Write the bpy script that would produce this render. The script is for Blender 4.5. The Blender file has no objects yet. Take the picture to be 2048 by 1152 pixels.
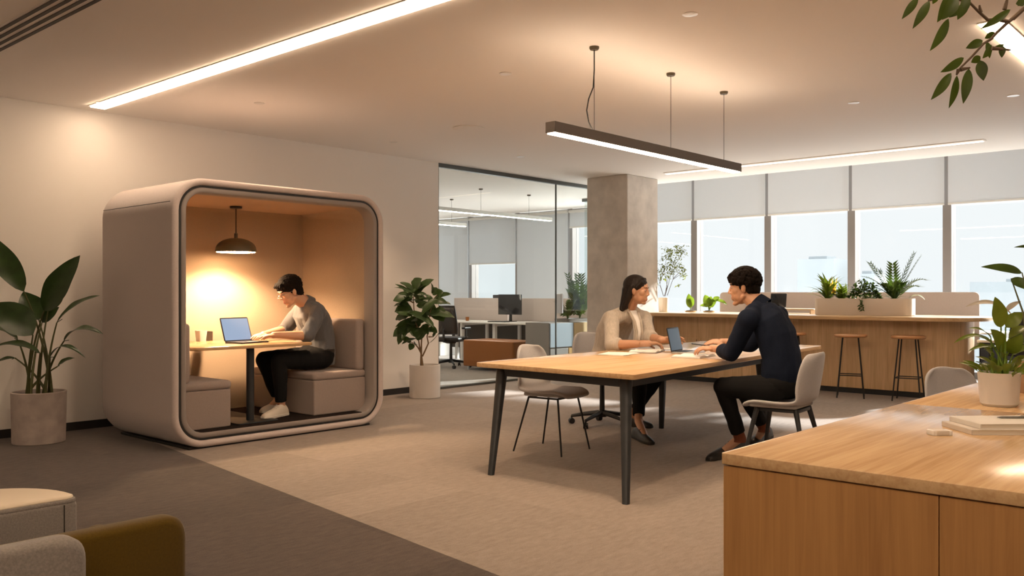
import bpy, bmesh, math, random
from mathutils import Vector, Matrix, noise
V = Vector
sc = bpy.context.scene
COL = sc.collection
RND = random.Random(11)
PI = math.pi

def lin(r, g, b):
    f = lambda c: (c / 255 / 12.92) if c / 255 <= .04045 else ((c / 255 + .055) / 1.055) ** 2.4
    return (f(r), f(g), f(b))

# ------------------------------------------------------------------ materials
def mat(name, col, rough=.6, metal=0., spec=.5, emit=None, estr=0., var=0., vscale=(8, 8, 8),
        vdetail=4., bump=0., bscale=(60, 60, 60), sheen=0., trans=0., coat=0., sss=0.):
    m = bpy.data.materials.new(name)
    m.use_nodes = True
    nt = m.node_tree
    N, L = nt.nodes, nt.links
    p = N['Principled BSDF']
    p.inputs['Base Color'].default_value = (*col, 1)
    p.inputs['Roughness'].default_value = rough
    p.inputs['Metallic'].default_value = metal
    p.inputs['Specular IOR Level'].default_value = spec
    p.inputs['Sheen Weight'].default_value = sheen
    p.inputs['Coat Weight'].default_value = coat
    p.inputs['Transmission Weight'].default_value = trans
    if sss:
        p.inputs['Subsurface Weight'].default_value = sss
        p.inputs['Subsurface Radius'].default_value = (.01, .004, .002)
    if emit:
        p.inputs['Emission Color'].default_value = (*emit, 1)
        p.inputs['Emission Strength'].default_value = estr
    if var or bump:
        tc = N.new('ShaderNodeTexCoord')
    if var:
        mp = N.new('ShaderNodeMapping'); mp.inputs['Scale'].default_value = vscale
        nz = N.new('ShaderNodeTexNoise'); nz.inputs['Scale'].default_value = 1; nz.inputs['Detail'].default_value = vdetail
        rp = N.new('ShaderNodeValToRGB')
        rp.color_ramp.elements[0].position = .3; rp.color_ramp.elements[1].position = .7
        rp.color_ramp.elements[0].color = (*[c * (1 - var) for c in col], 1)
        rp.color_ramp.elements[1].color = (*[min(1, c * (1 + var)) for c in col], 1)
        L.new(tc.outputs['Object'], mp.inputs['Vector']); L.new(mp.outputs[0], nz.inputs['Vector'])
        L.new(nz.outputs['Fac'], rp.inputs['Fac']); L.new(rp.outputs['Color'], p.inputs['Base Color'])
    if bump:
        mp2 = N.new('ShaderNodeMapping'); mp2.inputs['Scale'].default_value = bscale
        nb = N.new('ShaderNodeTexNoise'); nb.inputs['Scale'].default_value = 1; nb.inputs['Detail'].default_value = 3
        bp = N.new('ShaderNodeBump'); bp.inputs['Strength'].default_value = bump; bp.inputs['Distance'].default_value = .01
        L.new(tc.outputs['Object'], mp2.inputs['Vector']); L.new(mp2.outputs[0], nb.inputs['Vector'])
        L.new(nb.outputs['Fac'], bp.inputs['Height']); L.new(bp.outputs['Normal'], p.inputs['Normal'])
    return m

def emitter(name, col, strength):
    m = bpy.data.materials.new(name); m.use_nodes = True
    N = m.node_tree.nodes; N.clear()
    e = N.new('ShaderNodeEmission'); e.inputs[0].default_value = (*col, 1); e.inputs[1].default_value = strength
    o = N.new('ShaderNodeOutputMaterial'); m.node_tree.links.new(e.outputs[0], o.inputs[0])
    return m

def glass_mat(name, tint, gloss):
    m = bpy.data.materials.new(name); m.use_nodes = True
    N, L = m.node_tree.nodes, m.node_tree.links; N.clear()
    t = N.new('ShaderNodeBsdfTransparent'); t.inputs[0].default_value = (*tint, 1)
    g = N.new('ShaderNodeBsdfGlossy'); g.inputs['Roughness'].default_value = .02
    fr = N.new('ShaderNodeFresnel'); fr.inputs['IOR'].default_value = 1.5
    ge = N.new('ShaderNodeNewGeometry'); inv = N.new('ShaderNodeMath'); inv.operation = 'SUBTRACT'; inv.inputs[0].default_value = gloss
    L.new(ge.outputs['Backfacing'], inv.inputs[1]); inv.use_clamp = True
    mu = N.new('ShaderNodeMath'); mu.operation = 'MULTIPLY'; L.new(inv.outputs[0], mu.inputs[1])
    mx = N.new('ShaderNodeMixShader'); o = N.new('ShaderNodeOutputMaterial')
    L.new(fr.outputs[0], mu.inputs[0]); L.new(mu.outputs[0], mx.inputs[0])
    L.new(t.outputs[0], mx.inputs[1]); L.new(g.outputs[0], mx.inputs[2]); L.new(mx.outputs[0], o.inputs[0])
    return m

def cloth_translucent(name, col, frac):
    m = bpy.data.materials.new(name); m.use_nodes = True
    N, L = m.node_tree.nodes, m.node_tree.links; N.clear()
    d = N.new('ShaderNodeBsdfDiffuse'); d.inputs[0].default_value = (*col, 1)
    t = N.new('ShaderNodeBsdfTranslucent'); t.inputs[0].default_value = (*col, 1)
    mx = N.new('ShaderNodeMixShader'); mx.inputs[0].default_value = frac
    o = N.new('ShaderNodeOutputMaterial')
    L.new(d.outputs[0], mx.inputs[1]); L.new(t.outputs[0], mx.inputs[2]); L.new(mx.outputs[0], o.inputs[0])
    return m

def wood_mat(name, c1, c2, axis='x', rough=.42, scale=1.0, spec=.5):
    """oak veneer: long streaks of noise along one axis"""
    m = bpy.data.materials.new(name); m.use_nodes = True
    N, L = m.node_tree.nodes, m.node_tree.links
    p = N['Principled BSDF']; p.inputs['Roughness'].default_value = rough; p.inputs['Specular IOR Level'].default_value = spec
    tc = N.new('ShaderNodeTexCoord')
    def streak(a, b, det):
        mp = N.new('ShaderNodeMapping')
        s = [b, b, b]; s['xyz'.index(axis)] = a
        mp.inputs['Scale'].default_value = [q * scale for q in s]
        nz = N.new('ShaderNodeTexNoise'); nz.inputs['Scale'].default_value = 1; nz.inputs['Detail'].default_value = det
        nz.inputs['Distortion'].default_value = .6
        L.new(tc.outputs['Object'], mp.inputs['Vector']); L.new(mp.outputs[0], nz.inputs['Vector'])
        return nz
    n1 = streak(.9, 11, 5); n2 = streak(3, 70, 2)
    ad = N.new('ShaderNodeMix'); ad.data_type = 'FLOAT'; ad.inputs[0].default_value = .42
    L.new(n1.outputs['Fac'], ad.inputs[2]); L.new(n2.outputs['Fac'], ad.inputs[3])
    rp = N.new('ShaderNodeValToRGB')
    rp.color_ramp.elements[0].position = .34; rp.color_ramp.elements[0].color = (*c1, 1)
    rp.color_ramp.elements[1].position = .62; rp.color_ramp.elements[1].color = (*c2, 1)
    L.new(ad.outputs[0], rp.inputs['Fac']); L.new(rp.outputs['Color'], p.inputs['Base Color'])
    return m

def carpet_mat(name, c, var):
    """loop carpet laid in half-metre tiles, each with its own tone and streak direction"""
    m = bpy.data.materials.new(name); m.use_nodes = True
    N, L = m.node_tree.nodes, m.node_tree.links
    p = N['Principled BSDF']; p.inputs['Roughness'].default_value = .95; p.inputs['Specular IOR Level'].default_value = .1
    p.inputs['Sheen Weight'].default_value = .15
    tc = N.new('ShaderNodeTexCoord')
    sn = N.new('ShaderNodeVectorMath'); sn.operation = 'SNAP'; sn.inputs[1].default_value = (1.0, .5, 10)
    wn = N.new('ShaderNodeTexWhiteNoise'); wn.noise_dimensions = '3D'
    L.new(tc.outputs['Object'], sn.inputs[0]); L.new(sn.outputs[0], wn.inputs['Vector'])
    mp = N.new('ShaderNodeMapping'); mp.inputs['Scale'].default_value = (11, 30, 8)
    nz = N.new('ShaderNodeTexNoise'); nz.inputs['Scale'].default_value = 1; nz.inputs['Detail'].default_value = 9; nz.inputs['Roughness'].default_value = .72
    L.new(tc.outputs['Object'], mp.inputs['Vector']); L.new(mp.outputs[0], nz.inputs['Vector'])
    nf = N.new('ShaderNodeTexNoise'); nf.inputs['Scale'].default_value = 160; nf.inputs['Detail'].default_value = 2
    L.new(tc.outputs['Object'], nf.inputs['Vector'])
    def mathn(op, a, b):
        q = N.new('ShaderNodeMath'); q.operation = op
        for i, x in ((0, a), (1, b)):
            if isinstance(x, (int, float)): q.inputs[i].default_value = x
            else: L.new(x, q.inputs[i])
        return q.outputs[0]
    f = mathn('ADD', mathn('MULTIPLY', wn.outputs['Value'], .14), mathn('ADD', mathn('MULTIPLY', nz.outputs['Fac'], .78), mathn('MULTIPLY', nf.outputs['Fac'], .42)))
    rp = N.new('ShaderNodeValToRGB')
    rp.color_ramp.elements[0].position = .42; rp.color_ramp.elements[0].color = (*[x * (1 - var) for x in c], 1)
    rp.color_ramp.elements[1].position = .88; rp.color_ramp.elements[1].color = (*[x * (1 + var) for x in c], 1)
    L.new(f, rp.inputs['Fac']); L.new(rp.outputs['Color'], p.inputs['Base Color'])
    bp = N.new('ShaderNodeBump'); bp.inputs['Strength'].default_value = .35; bp.inputs['Distance'].default_value = .006
    L.new(nf.outputs['Fac'], bp.inputs['Height']); L.new(bp.outputs['Normal'], p.inputs['Normal'])
    return m

# ------------------------------------------------------------------ mesh building
def rrect(w, h, r, n=6):
    """rounded rectangle outline, counter-clockwise, centred"""
    r = min(r, w / 2 - 1e-4, h / 2 - 1e-4)
    out = []
    for cx, cy, a0 in ((w/2 - r, h/2 - r, 0), (-w/2 + r, h/2 - r, PI/2), (-w/2 + r, -h/2 + r, PI), (w/2 - r, -h/2 + r, 1.5*PI)):
        for i in range(n + 1):
            a = a0 + PI/2 * i / n
            out.append((cx + r*math.cos(a), cy + r*math.sin(a)))
    return out

def frame_of(d, ref=None):
    d = V(d).normalized()
    ref = V(ref) if ref is not None else (V((0, 0, 1)) if abs(d.z) < .9 else V((1, 0, 0)))
    x = ref.cross(d)
    if x.length < 1e-5: x = V((1, 0, 0)).cross(d)
    x.normalize()
    return x, d.cross(x).normalized(), d

class MB:
    def __init__(self): self.bm = bmesh.new()
    def verts(self, pts): return [self.bm.verts.new(V(p)) for p in pts]
    def face(self, vs, mi=0):
        try:
            f = self.bm.faces.new(vs); f.material_index = mi; return f
        except ValueError: return None
    def loft(self, rings, cap0=True, cap1=True, closed=True, mi=0):
        R = [self.verts(r) for r in rings]
        n = len(R[0])
        for a, b in zip(R, R[1:]):
            for i in range(n if closed else n - 1):
                j = (i + 1) % n
                self.face((a[i], a[j], b[j], b[i]), mi)
        if cap0: self.face(list(reversed(R[0])), mi)
        if cap1: self.face(R[-1], mi)
        return R
    def box(self, a, b, M=None, mi=0):
        (x0, y0, z0), (x1, y1, z1) = a, b
        p = [(x0,y0,z0),(x1,y0,z0),(x1,y1,z0),(x0,y1,z0),(x0,y0,z1),(x1,y0,z1),(x1,y1,z1),(x0,y1,z1)]
        if M is not None: p = [M @ V(q) for q in p]
        v = self.verts(p)
        for f in ((3,2,1,0),(4,5,6,7),(0,1,5,4),(1,2,6,5),(2,3,7,6),(3,0,4,7)): self.face([v[i] for i in f], mi)
        return self
    def prism(self, poly, z0, z1, M=None, mi=0):
        T = (lambda p: M @ V(p)) if M is not None else V
        self.loft([[T((x, y, z0)) for x, y in poly], [T((x, y, z1)) for x, y in poly]], mi=mi)
        return self
    def slab(self, poly, z0, z1, r=.004, M=None):
        """prism with softened top and bottom edges"""
        T = (lambda p: M @ V(p)) if M is not None else V
        cx = sum(p[0] for p in poly)/len(poly); cy = sum(p[1] for p in poly)/len(poly)
        def ins(k):
            out = []
            for x, y in poly:
                d = math.hypot(x-cx, y-cy) or 1
                out.append((x-(x-cx)/d*k, y-(y-cy)/d*k))
            return out
        self.loft([[T((x,y,z)) for x,y in ins(k)] for k, z in ((r,z0),(r*.3,z0+r*.3),(0,z0+r),(0,z1-r),(r*.3,z1-r*.3),(r,z1))])
        return self
    def cyl(self, p0, p1, r0, r1=None, n=16, mi=0):
        r1 = r0 if r1 is None else r1
        x, y, d = frame_of(V(p1)-V(p0))
        ring = lambda p, r: [V(p)+x*(r*math.cos(2*PI*i/n))+y*(r*math.sin(2*PI*i/n)) for i in range(n)]
        self.loft([ring(p0, r0), ring(p1, r1)], mi=mi)
        return self
    def tube(self, path, r, n=8, mi=0):
        path = [V(p) for p in path]
        rr = r if isinstance(r, (list, tuple)) else [r]*len(path)
        rings = []; ref = None
        for i, p in enumerate(path):
            t = (path[min(i+1, len(path)-1)] - path[max(i-1, 0)])
            if t.length < 1e-7: t = V((0,0,1))
            x, y, d = frame_of(t, ref); ref = y
            rings.append([p + x*(rr[i]*math.cos(2*PI*k/n)) + y*(rr[i]*math.sin(2*PI*k/n)) for k in range(n)])
        self.loft(rings, mi=mi)
        return self
    def lathe(self, prof, n=32, c=(0, 0, 0), mi=0):
        c = V(c)
        self.loft([[c + V((r*math.cos(2*PI*i/n), r*math.sin(2*PI*i/n), z)) for i in range(n)] for r, z in [(max(r, 1e-4), z) for r, z in prof]], mi=mi)
        return self
    def ell(self, c, r, M=None, nu=16, nv=10, mi=0):
        c = V(c); rings = []
        for j in range(nv+1):
            t = -PI/2 + PI*j/nv
            q = max(math.cos(t), .004)
            ring = [V((r[0]*q*math.cos(2*PI*i/nu), r[1]*q*math.sin(2*PI*i/nu), r[2]*math.sin(t))) for i in range(nu)]
            rings.append([c + ((M @ p) if M is not None else p) for p in ring])
        self.loft(rings, mi=mi)
        return self
    def cap(self, p0, p1, r0, r1=None, n=14):
        """tapered capsule"""
        p0, p1 = V(p0), V(p1); r1 = r0 if r1 is None else r1
        x, y, d = frame_of(p1-p0)
        rings = []
        for k in range(6):
            a = -PI/2 + (PI/2)*k/5
            rings.append((p0 + d*(r0*math.sin(a)), max(r0*math.cos(a), r0*.02)))
        for k in range(6):
            a = (PI/2)*k/5
            rings.append((p1 + d*(r1*math.sin(a)), max(r1*math.cos(a), r1*.02)))
        self.loft([[p + x*(r*math.cos(2*PI*i/n)) + y*(r*math.sin(2*PI*i/n)) for i in range(n)] for p, r in rings])
        return self
    def leaf(self, base, tip, width, up=(0, 0, 1), droop=.0, fold=.25, n=8, shape=1.0, wave=0., mi=0, fat=.45):
        """one leaf blade: a curved midrib with two folded halves"""
        base, tip, up = V(base), V(tip), V(up)
        ax = tip - base; Lh = ax.length; d = ax.normalized()
        side = d.cross(up)
        if side.length < 1e-4: side = d.cross(V((1, .2, 0)))
        side.normalize(); nrm = side.cross(d).normalized()
        rows = []
        for i in range(n+1):
            t = i/n
            w = width*.5*max(.03, (math.sin(PI*t**fat if fat != 1 else PI*t))**shape) if 0 < t < 1 else width*.012
            c = base + d*(Lh*t) + nrm*(droop*Lh*4*t*(1-t))
            wv = wave*width*math.sin(t*15+Lh*40)
            rows.append((c + side*w + nrm*(fold*w+wv), c + side*w*.5 + nrm*(fold*w*.36), c, c - side*w*.5 + nrm*(fold*w*.36), c - side*w + nrm*(fold*w-wv)))
        self.loft([list(r) for r in rows], cap0=False, cap1=False, closed=False, mi=mi)
        return self
    def build(self, name, m, parent=None, smooth=True, bevel=0., seg=2, angle=40, world=False, solid=0., xf=None):
        bm = self.bm
        if xf is not None: bmesh.ops.transform(bm, matrix=xf, verts=bm.verts)
        if world and parent is not None:
            o = parent
            off = V(o.location)
            while o.parent: o = o.parent; off += V(o.location)
            bmesh.ops.translate(bm, vec=-off, verts=bm.verts)
        bmesh.ops.recalc_face_normals(bm, faces=bm.faces)
        me = bpy.data.meshes.new(name); bm.to_mesh(me); bm.free()
        for mm in (m if isinstance(m, (list, tuple)) else [m]): me.materials.append(mm)
        o = bpy.data.objects.new(name, me); COL.objects.link(o)
        if parent is not None: o.parent = parent
        if smooth:
            me.polygons.foreach_set('use_smooth', [True]*len(me.polygons))
            me.set_sharp_from_angle(angle=math.radians(angle))
        if solid:
            s = o.modifiers.new('thickness', 'SOLIDIFY'); s.thickness = solid; s.offset = 0
        if bevel:
            b = o.modifiers.new('soft_edges', 'BEVEL'); b.width = bevel; b.segments = seg; b.limit_method = 'ANGLE'; b.angle_limit = math.radians(50)
        return o

def tag(o, label, cat, group=None):
    o['label'] = label; o['category'] = cat
    if group: o['group'] = group
    return o

def thing(name, label, cat, loc=(0, 0, 0), rotz=0., group=None):
    o = bpy.data.objects.new(name, None); COL.objects.link(o)
    o.empty_display_size = .1
    o.location = loc; o.rotation_euler = (0, 0, rotz)
    return tag(o, label, cat, group)

def struct(o):
    o['kind'] = 'structure'; return o

def dup(root, loc, rotz, label, group=None):
    r = root.copy(); COL.objects.link(r); r.location = loc; r.rotation_euler = (0, 0, rotz); r['label'] = label
    if group: r['group'] = group
    def kids(src, dst):
        for ch in list(src.children):
            c = ch.copy(); COL.objects.link(c); c.parent = dst
            kids(ch, c)
    kids(root, r)
    return r

def cushion(mb, a, b, r=.03, M=None):
    """upholstered block with generous rounded edges"""
    (x0, y0, z0), (x1, y1, z1) = a, b
    w, d = x1-x0, y1-y0
    cx, cy = (x0+x1)/2, (y0+y1)/2
    T = (lambda p: M @ V(p)) if M is not None else V
    rings = []
    k = 5
    for i in range(k+1):
        t = PI/2*i/k
        rings.append((r*(1-math.sin(t)), z0 + r*(1-math.cos(t))))
    for i in range(k+1):
        t = PI/2*i/k
        rings.append((r*(1-math.cos(t)), z1 - r + r*math.sin(t)))
    mb.loft([[T((cx+x, cy+y, z)) for x, y in rrect(w-2*o, d-2*o, max(r-o, .004)+.012, 5)] for o, z in rings])
    return mb

# ------------------------------------------------------------------ shared materials
OAK1, OAK2 = (.49, .30, .145), (.66, .455, .25)
M_wall = mat('white_wall_paint', (.82, .785, .745), .9, spec=.2, bump=.03, bscale=(90, 90, 90))
M_ceil = mat('ceiling_plaster', (.92, .88, .84), .95, spec=.1)
M_black = mat('black_metal', (.012, .012, .013), .45, spec=.4)
M_char = mat('charcoal_metal', (.03, .033, .037), .4, metal=.2)
M_base = mat('black_skirting', (.015, .013, .012), .6)
M_white = mat('white_laminate', (.80, .77, .73), .35)
M_wplast = mat('matt_white_ceramic', (.74, .70, .66), .45, var=.03, vscale=(5, 5, 5))
M_oakx = wood_mat('oak_grain_long', OAK1, OAK2, 'x', .17, spec=.6)
M_oaky = wood_mat('oak_grain_cross', OAK1, OAK2, 'y', .33)
M_oakz = wood_mat('oak_grain_upright', OAK1, OAK2, 'z', .45)
M_greyfab = mat('grey_felt_upholstery', (.36, .34, .33), .95, spec=.1, var=.12, vscale=(240, 240, 240), bump=.15, bscale=(400, 400, 400), sheen=.2)
M_paper = mat('white_paper', (.82, .80, .77), .8)
M_soil = mat('dark_potting_soil', (.045, .028, .018), .95, var=.4, vscale=(60, 60, 60), bump=.6, bscale=(80, 80, 80))
M_screen = mat('dark_display_glass', (.012, .013, .015), .12, spec=.6)
M_lapmetal = mat('silver_laptop_shell', (.55, .55, .56), .35, metal=.8)
M_concrete = mat('pale_concrete', (.56, .50, .44), .85, var=.14, vscale=(5, 5, 5), bump=.08, bscale=(30, 30, 30), vdetail=7)
M_potgrey = mat('grey_cement_pot', (.40, .34, .31), .8, var=.16, vscale=(9, 9, 9), bump=.06, bscale=(40, 40, 40))
WARM = (1, .66, .36)
WARMW = (1, .80, .58)

# ================================================================== setting
CEIL = 2.96
WALLY = 8.42
WINX = 14.2
M_floorL = carpet_mat('light_taupe_carpet', (.255, .212, .182), .30)
M_floorD = carpet_mat('dark_brown_carpet', (.068, .052, .045), .62)
def xline(y): return 2.9 + (y - 2.67)*.142
mb = MB()
v = mb.verts([(xline(-4), -4, 0), (14.5, -4, 0), (14.5, 16.5, 0), (7.9, 16.5, 0), (7.9, 8.5, 0), (xline(8.5), 8.5, 0), (xline(-4), -4, -.1), (14.5, -4, -.1), (14.5, 16.5, -.1), (7.9, 16.5, -.1), (7.9, 8.5, -.1), (xline(8.5), 8.5, -.1)])
mb.face(v[:6]); mb.face(list(reversed(v[6:])))
for i in range(6): mb.face((v[i], v[(i+1)%6], v[6+(i+1)%6], v[6+i]))
struct(mb.build('floor', M_floorL, smooth=False))
mb = MB()
mb.prism([(-4, -4), (xline(-4), -4), (xline(8.5), 8.5), (-4, 8.5)], -.1, 0)
struct(mb.build('floor_dark_carpet', M_floorD, smooth=False))

mb = MB(); mb.box((-4, -4, CEIL), (11.8, 8.42, CEIL+.12)); mb.box((11.68, -4, CEIL+.12), (11.8, 8.42, 3.6))
mb.box((11.8, -4, 3.55), (14.5, 8.42, 3.67)); mb.box((12.8, 8.42, 3.55), (14.5, 9.66, 3.67)); mb.box((5.0, 8.42, CEIL), (12.8, 16.5, CEIL+.12)); mb.box((12.8, 9.66, CEIL), (14.5, 16.5, CEIL+.12))
mb.box((11.68, 8.42, CEIL+.121), (12.8, 8.47, 3.6)); mb.box((12.74, 8.47, CEIL+.121), (12.8, 9.66, 3.6)); mb.box((12.74, 9.66, CEIL+.121), (14.5, 9.71, 3.6))
struct(mb.build('ceiling', M_ceil, smooth=False))

mb = MB(); mb.box((-4, WALLY, 0), (7.96, WALLY+.14, CEIL)); struct(mb.build('wall_left', M_wall, smooth=False))
mb = MB(); mb.box((-4.14, -4, 0), (-4, 8.56, CEIL)); struct(mb.build('wall_rear', M_wall, smooth=False))
mb = MB(); mb.box((-4, -4.14, 0), (14.5, -4, 3.6)); struct(mb.build('wall_right', M_wall, smooth=False))
mb = MB(); mb.box((7.82, 8.56, 0), (7.96, 16.5, CEIL)); mb.box((7.96, 16.4, 0), (14.5, 16.5, CEIL)); struct(mb.build('wall_inner_office', M_wall, smooth=False))
mb = MB(); mb.box((14.16, -4, 0), (14.4, 1.12, 3.6)); struct(mb.build('wall_window_side', M_wall, smooth=False))
mb = MB(); mb.box((-4, WALLY-.012, 0), (7.95, WALLY, .075)); struct(mb.build('baseboard_left', M_base, smooth=False))

# concrete column
mb = MB(); mb.box((10.5, 7.2, 0), (11.3, 7.92, CEIL)); struct(mb.build('column', M_concrete, smooth=False, bevel=.012))

# window bays of the facade, each a frame with a pane and (mostly) a roller blind
M_mull = mat('grey_aluminium_mullion', (.21, .185, .17), .45, metal=.2)
M_pane = glass_mat('clear_glazing', (.97, .985, .99), .7)
M_blind = cloth_translucent('white_blind_fabric', (.61, .635, .66), .12)
M_bbar = mat('blind_bottom_bar', (.62, .60, .56), .5)
ZBL = 2.58
names = {4: 'white roller blind nearest the concrete column, partly behind it',
         3: 'white roller blind above the thin leafy tree and the woman, second from the column',
         2: 'white roller blind above the curly haired man, third from the column',
         1: 'white roller blind above the planter box, fourth from the column',
         0: 'white roller blind at the far right end of the window wall',
         -1: 'white roller blind beyond the right end of the visible windows',
         5: 'short roller blind behind the glass partition, beside the column',
         6: 'full length roller blind behind the glass partition, right of the large monitor',
         7: 'half raised roller blind behind the glass partition above the large monitor',
         8: 'full length roller blind at the far left of the glass partition'}
bays = [(2.54 + 1.42*i, i) for i in range(-1, 10)]
for k, (y0, i) in enumerate(bays):
    y1 = y0 + 1.42
    zt = 3.55 if y0 < 9.5 else CEIL
    mb = MB()
    mb.box((14.10, y0-.06, 0), (14.32, y0+.06, zt))
    mb.box((14.16, y0+.06, 0), (14.30, y1-.06, .10)); mb.box((14.16, y0+.06, zt-.08), (14.30, y1-.06, zt))
    w = struct(mb.build('window_%d' % (k+1), M_mull, smooth=False))
    mb = MB(); mb.box((14.22, y0+.06, .10), (14.232, y1-.06, zt-.08))
    mb.build('pane', M_pane, w, smooth=False)
    zb = {6: 1.0, 7: 1.9, 8: .9}.get(i, ZBL)
    if i <= 8:
        t = thing('roller_blind', names[i], 'roller blind', (14.06, y0+.71, zt-.02), 0, 'roller blinds on the window wall')
        mb = MB(); mb.box((-.0015, -.685, zb-zt+.03), (.0015, .685, -.04)); mb.build('blind_fabric', M_blind, t, smooth=False)
        mb = MB(); mb.box((-.012, -.685, zb-zt+.005), (.012, .685, zb-zt+.035)); mb.build('bottom_bar', M_bbar, t, smooth=False, bevel=.004)
        mb = MB(); mb.cyl((0, -.69, -.04), (0, .69, -.04), .03, n=12); mb.build('roller_tube', M_bbar, t)
mb = MB(); mb.box((14.12, 16.7, 0), (14.32, 16.76, CEIL)); struct(mb.build('trim_facade_end', M_mull, smooth=False))

# glass partition to the inner office
M_pane2 = glass_mat('partition_glass', (.93, .95, .945), 1.0)
M_gframe = mat('dark_bronze_frame', (.085, .088, .082), .4, metal=.4)
mb = MB()
mb.box((7.96, WALLY, CEIL-.055), (12.8, WALLY+.06, CEIL-.001)); mb.box((7.96, WALLY, .0), (12.8, WALLY+.06, .028))
for z0, z1 in ((CEIL-.055, CEIL-.001), (0, .028)):
    mb.box((12.74, WALLY+.06, z0), (12.80, 9.66, z1)); mb.box((12.74, 9.66, z0), (14.1, 9.72, z1))
for x in (7.975, 10.42): mb.box((x-.006, WALLY+.014, .028), (x+.006, WALLY+.038, CEIL-.055))
mb.box((11.62, WALLY+.0, .028), (11.72, WALLY+.06, CEIL-.055))
g = struct(mb.build('window_glass_partition', M_gframe, smooth=False))
for a, b in (((7.983, WALLY+.02), (10.412, WALLY+.032)), ((10.428, WALLY+.02), (11.62, WALLY+.032)), ((11.72, WALLY+.02), (12.76, WALLY+.032)), ((12.762, WALLY+.04), (12.774, 9.68)), ((12.79, 9.684), (14.1, 9.696))):
    mb = MB(); mb.box((*a, .028), (*b, CEIL-.055)); mb.build('pane', M_pane2, g, smooth=False)
mb = MB(); mb.box((10.50, WALLY-.03, .95), (10.53, WALLY+.09, 1.25)); mb.build('door_pull', M_lapmetal, g, bevel=.006)

# hazy city outside
M_city = mat('hazy_pale_facade', (.195, .21, .218), 1., spec=0, var=.04, vscale=(.2, .2, .05))
for i, (x, y, w, h, lab) in enumerate([(150, 63.5, 6.5, 7.2, 'pale hazy tower seen through the third window from the column'),
                                       (150, 55, 3.2, 4.5, 'slim pale hazy tower right of the wider one outside'),
                                       (170, 33, 22, 3.2, 'long low hazy block outside the far right window'),
                                       (160, 20, 12, 1.8, 'lowest hazy block outside at the right edge')]):
    mb = MB(); mb.box((0, -w/2, -30), (8, w/2, h)); mb.box((1, -w/4, h), (5, w/4, h+.5))
    t = mb.build('distant_building', M_city, smooth=False); t.location = (x, y, 0)
    tag(t, lab, 'building', 'hazy buildings outside')

# ================================================================== meeting pod
M_podfelt = mat('greige_pod_felt', (.53, .46, .44), .95, spec=.1, var=.10, vscale=(200, 200, 200), bump=.2, bscale=(300, 300, 300), sheen=.25)
M_podin = mat('tan_pod_lining', (.37, .28, .205), .95, spec=.08, var=.10, vscale=(180, 180, 180), bump=.15, bscale=(300, 300, 300), sheen=.2)
M_podceil = mat('warm_pod_ceiling', (.44, .31, .22), .8, spec=.2)
M_podtrim = mat('taupe_inner_trim', (.27, .235, .22), .9, spec=.1, sheen=.2)
M_gasket = mat('black_gasket', (.012, .011, .011), .5)
M_podfloor = mat('dark_pod_carpet', (.022, .016, .014), .95, spec=.05, var=.25, vscale=(90, 90, 90))  # brown carpet, colour darkened further for the shade under the table
M_bench = mat('mauve_bench_fabric', (.30, .245, .225), .95, spec=.1, var=.14, vscale=(260, 260, 260), bump=.2, bscale=(350, 350, 350), sheen=.25)
PX0, PX1, PY0, PY1, PH = 3.40, 5.54, 6.62, 7.95, 2.2
pod = thing('meeting_pod', 'large rounded felt meeting pod standing against the left wall with a man inside', 'meeting pod', (4.47, 6.62, 0))
W = PX1-PX0
def pr(o, y, r0=.27, n=10):
    return [V((x, y, z+PH/2)) for x, z in rrect(W-2*o, PH-.024-2*o, max(r0-o, .03), n)]
# outer shell: soft front rim -> side -> back
mb = MB()
rings = [pr(.060, .05)] + [pr(.060*(1-math.sin(a))*.5 + .0, .03*(1-math.cos(PI/2-a))) for a in ()]
for k in range(9):
    a = PI*k/8
    rings.append(pr(.029+.029*math.cos(a), .03-.032*math.sin(a)))
rings += [pr(0, .08), pr(0, 1.25), pr(.012, 1.30), pr(.04, 1.325)]
mb.loft(rings, cap0=False, cap1=True)
mb.build('shell', M_podfelt, pod, angle=60)
mb = MB(); mb.loft([pr(.060, .018), pr(.060, .05), pr(.074, .05), pr(.074, .018), pr(.060, .018)], False, False); mb.build('gasket', M_gasket, pod, angle=60)
mb = MB(); mb.loft([pr(.074, .05), pr(.074, .022), pr(.082, .012), pr(.11, .012), pr(.118, .02), pr(.118, .16), pr(.110, .16)], False, False)
mb.build('inner_trim', M_podtrim, pod, angle=60)
# lining: walls/ceiling/back as rings; floor and ceiling panels laid in
mb = MB(); mb.loft([pr(.110, .15, .27), pr(.1105, 1.18, .12), pr(.14, 1.2, .12)], False, True); mb.build('lining', M_podin, pod, angle=40)
IX0, IX1 = -W/2+.115, W/2-.115
mb = MB(); mb.box((IX0+.03, .17, PH-.128), (IX1-.03, 1.18, PH-.12)); mb.build('ceiling_panel', M_podceil, pod, bevel=.003)
mb = MB(); mb.prism([(x, y+.605) for x, y in rrect(IX1-IX0-.26, 1.17, .02)], .118, .134); mb.build('floor_mat', M_podfloor, pod)
mb = MB(); mb.box((-W/2+.15, .035, 0), (W/2-.15, 1.25, .02)); mb.build('plinth', M_gasket, pod, bevel=.004)  # black slab brought forward to stand in for shadow under the pod
mb = MB()
mb.tube([(-W/2-.0005, .05+.1*i, 1.985) for i in range(13)], .0028, 6); mb.build('seam', M_gasket, pod)
mb = MB(); mb.tube([(-.55, 1.1785, .15), (-.55, 1.1785, .80)], .004, 6); mb.build('lining_seam', M_gasket, pod)
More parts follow.
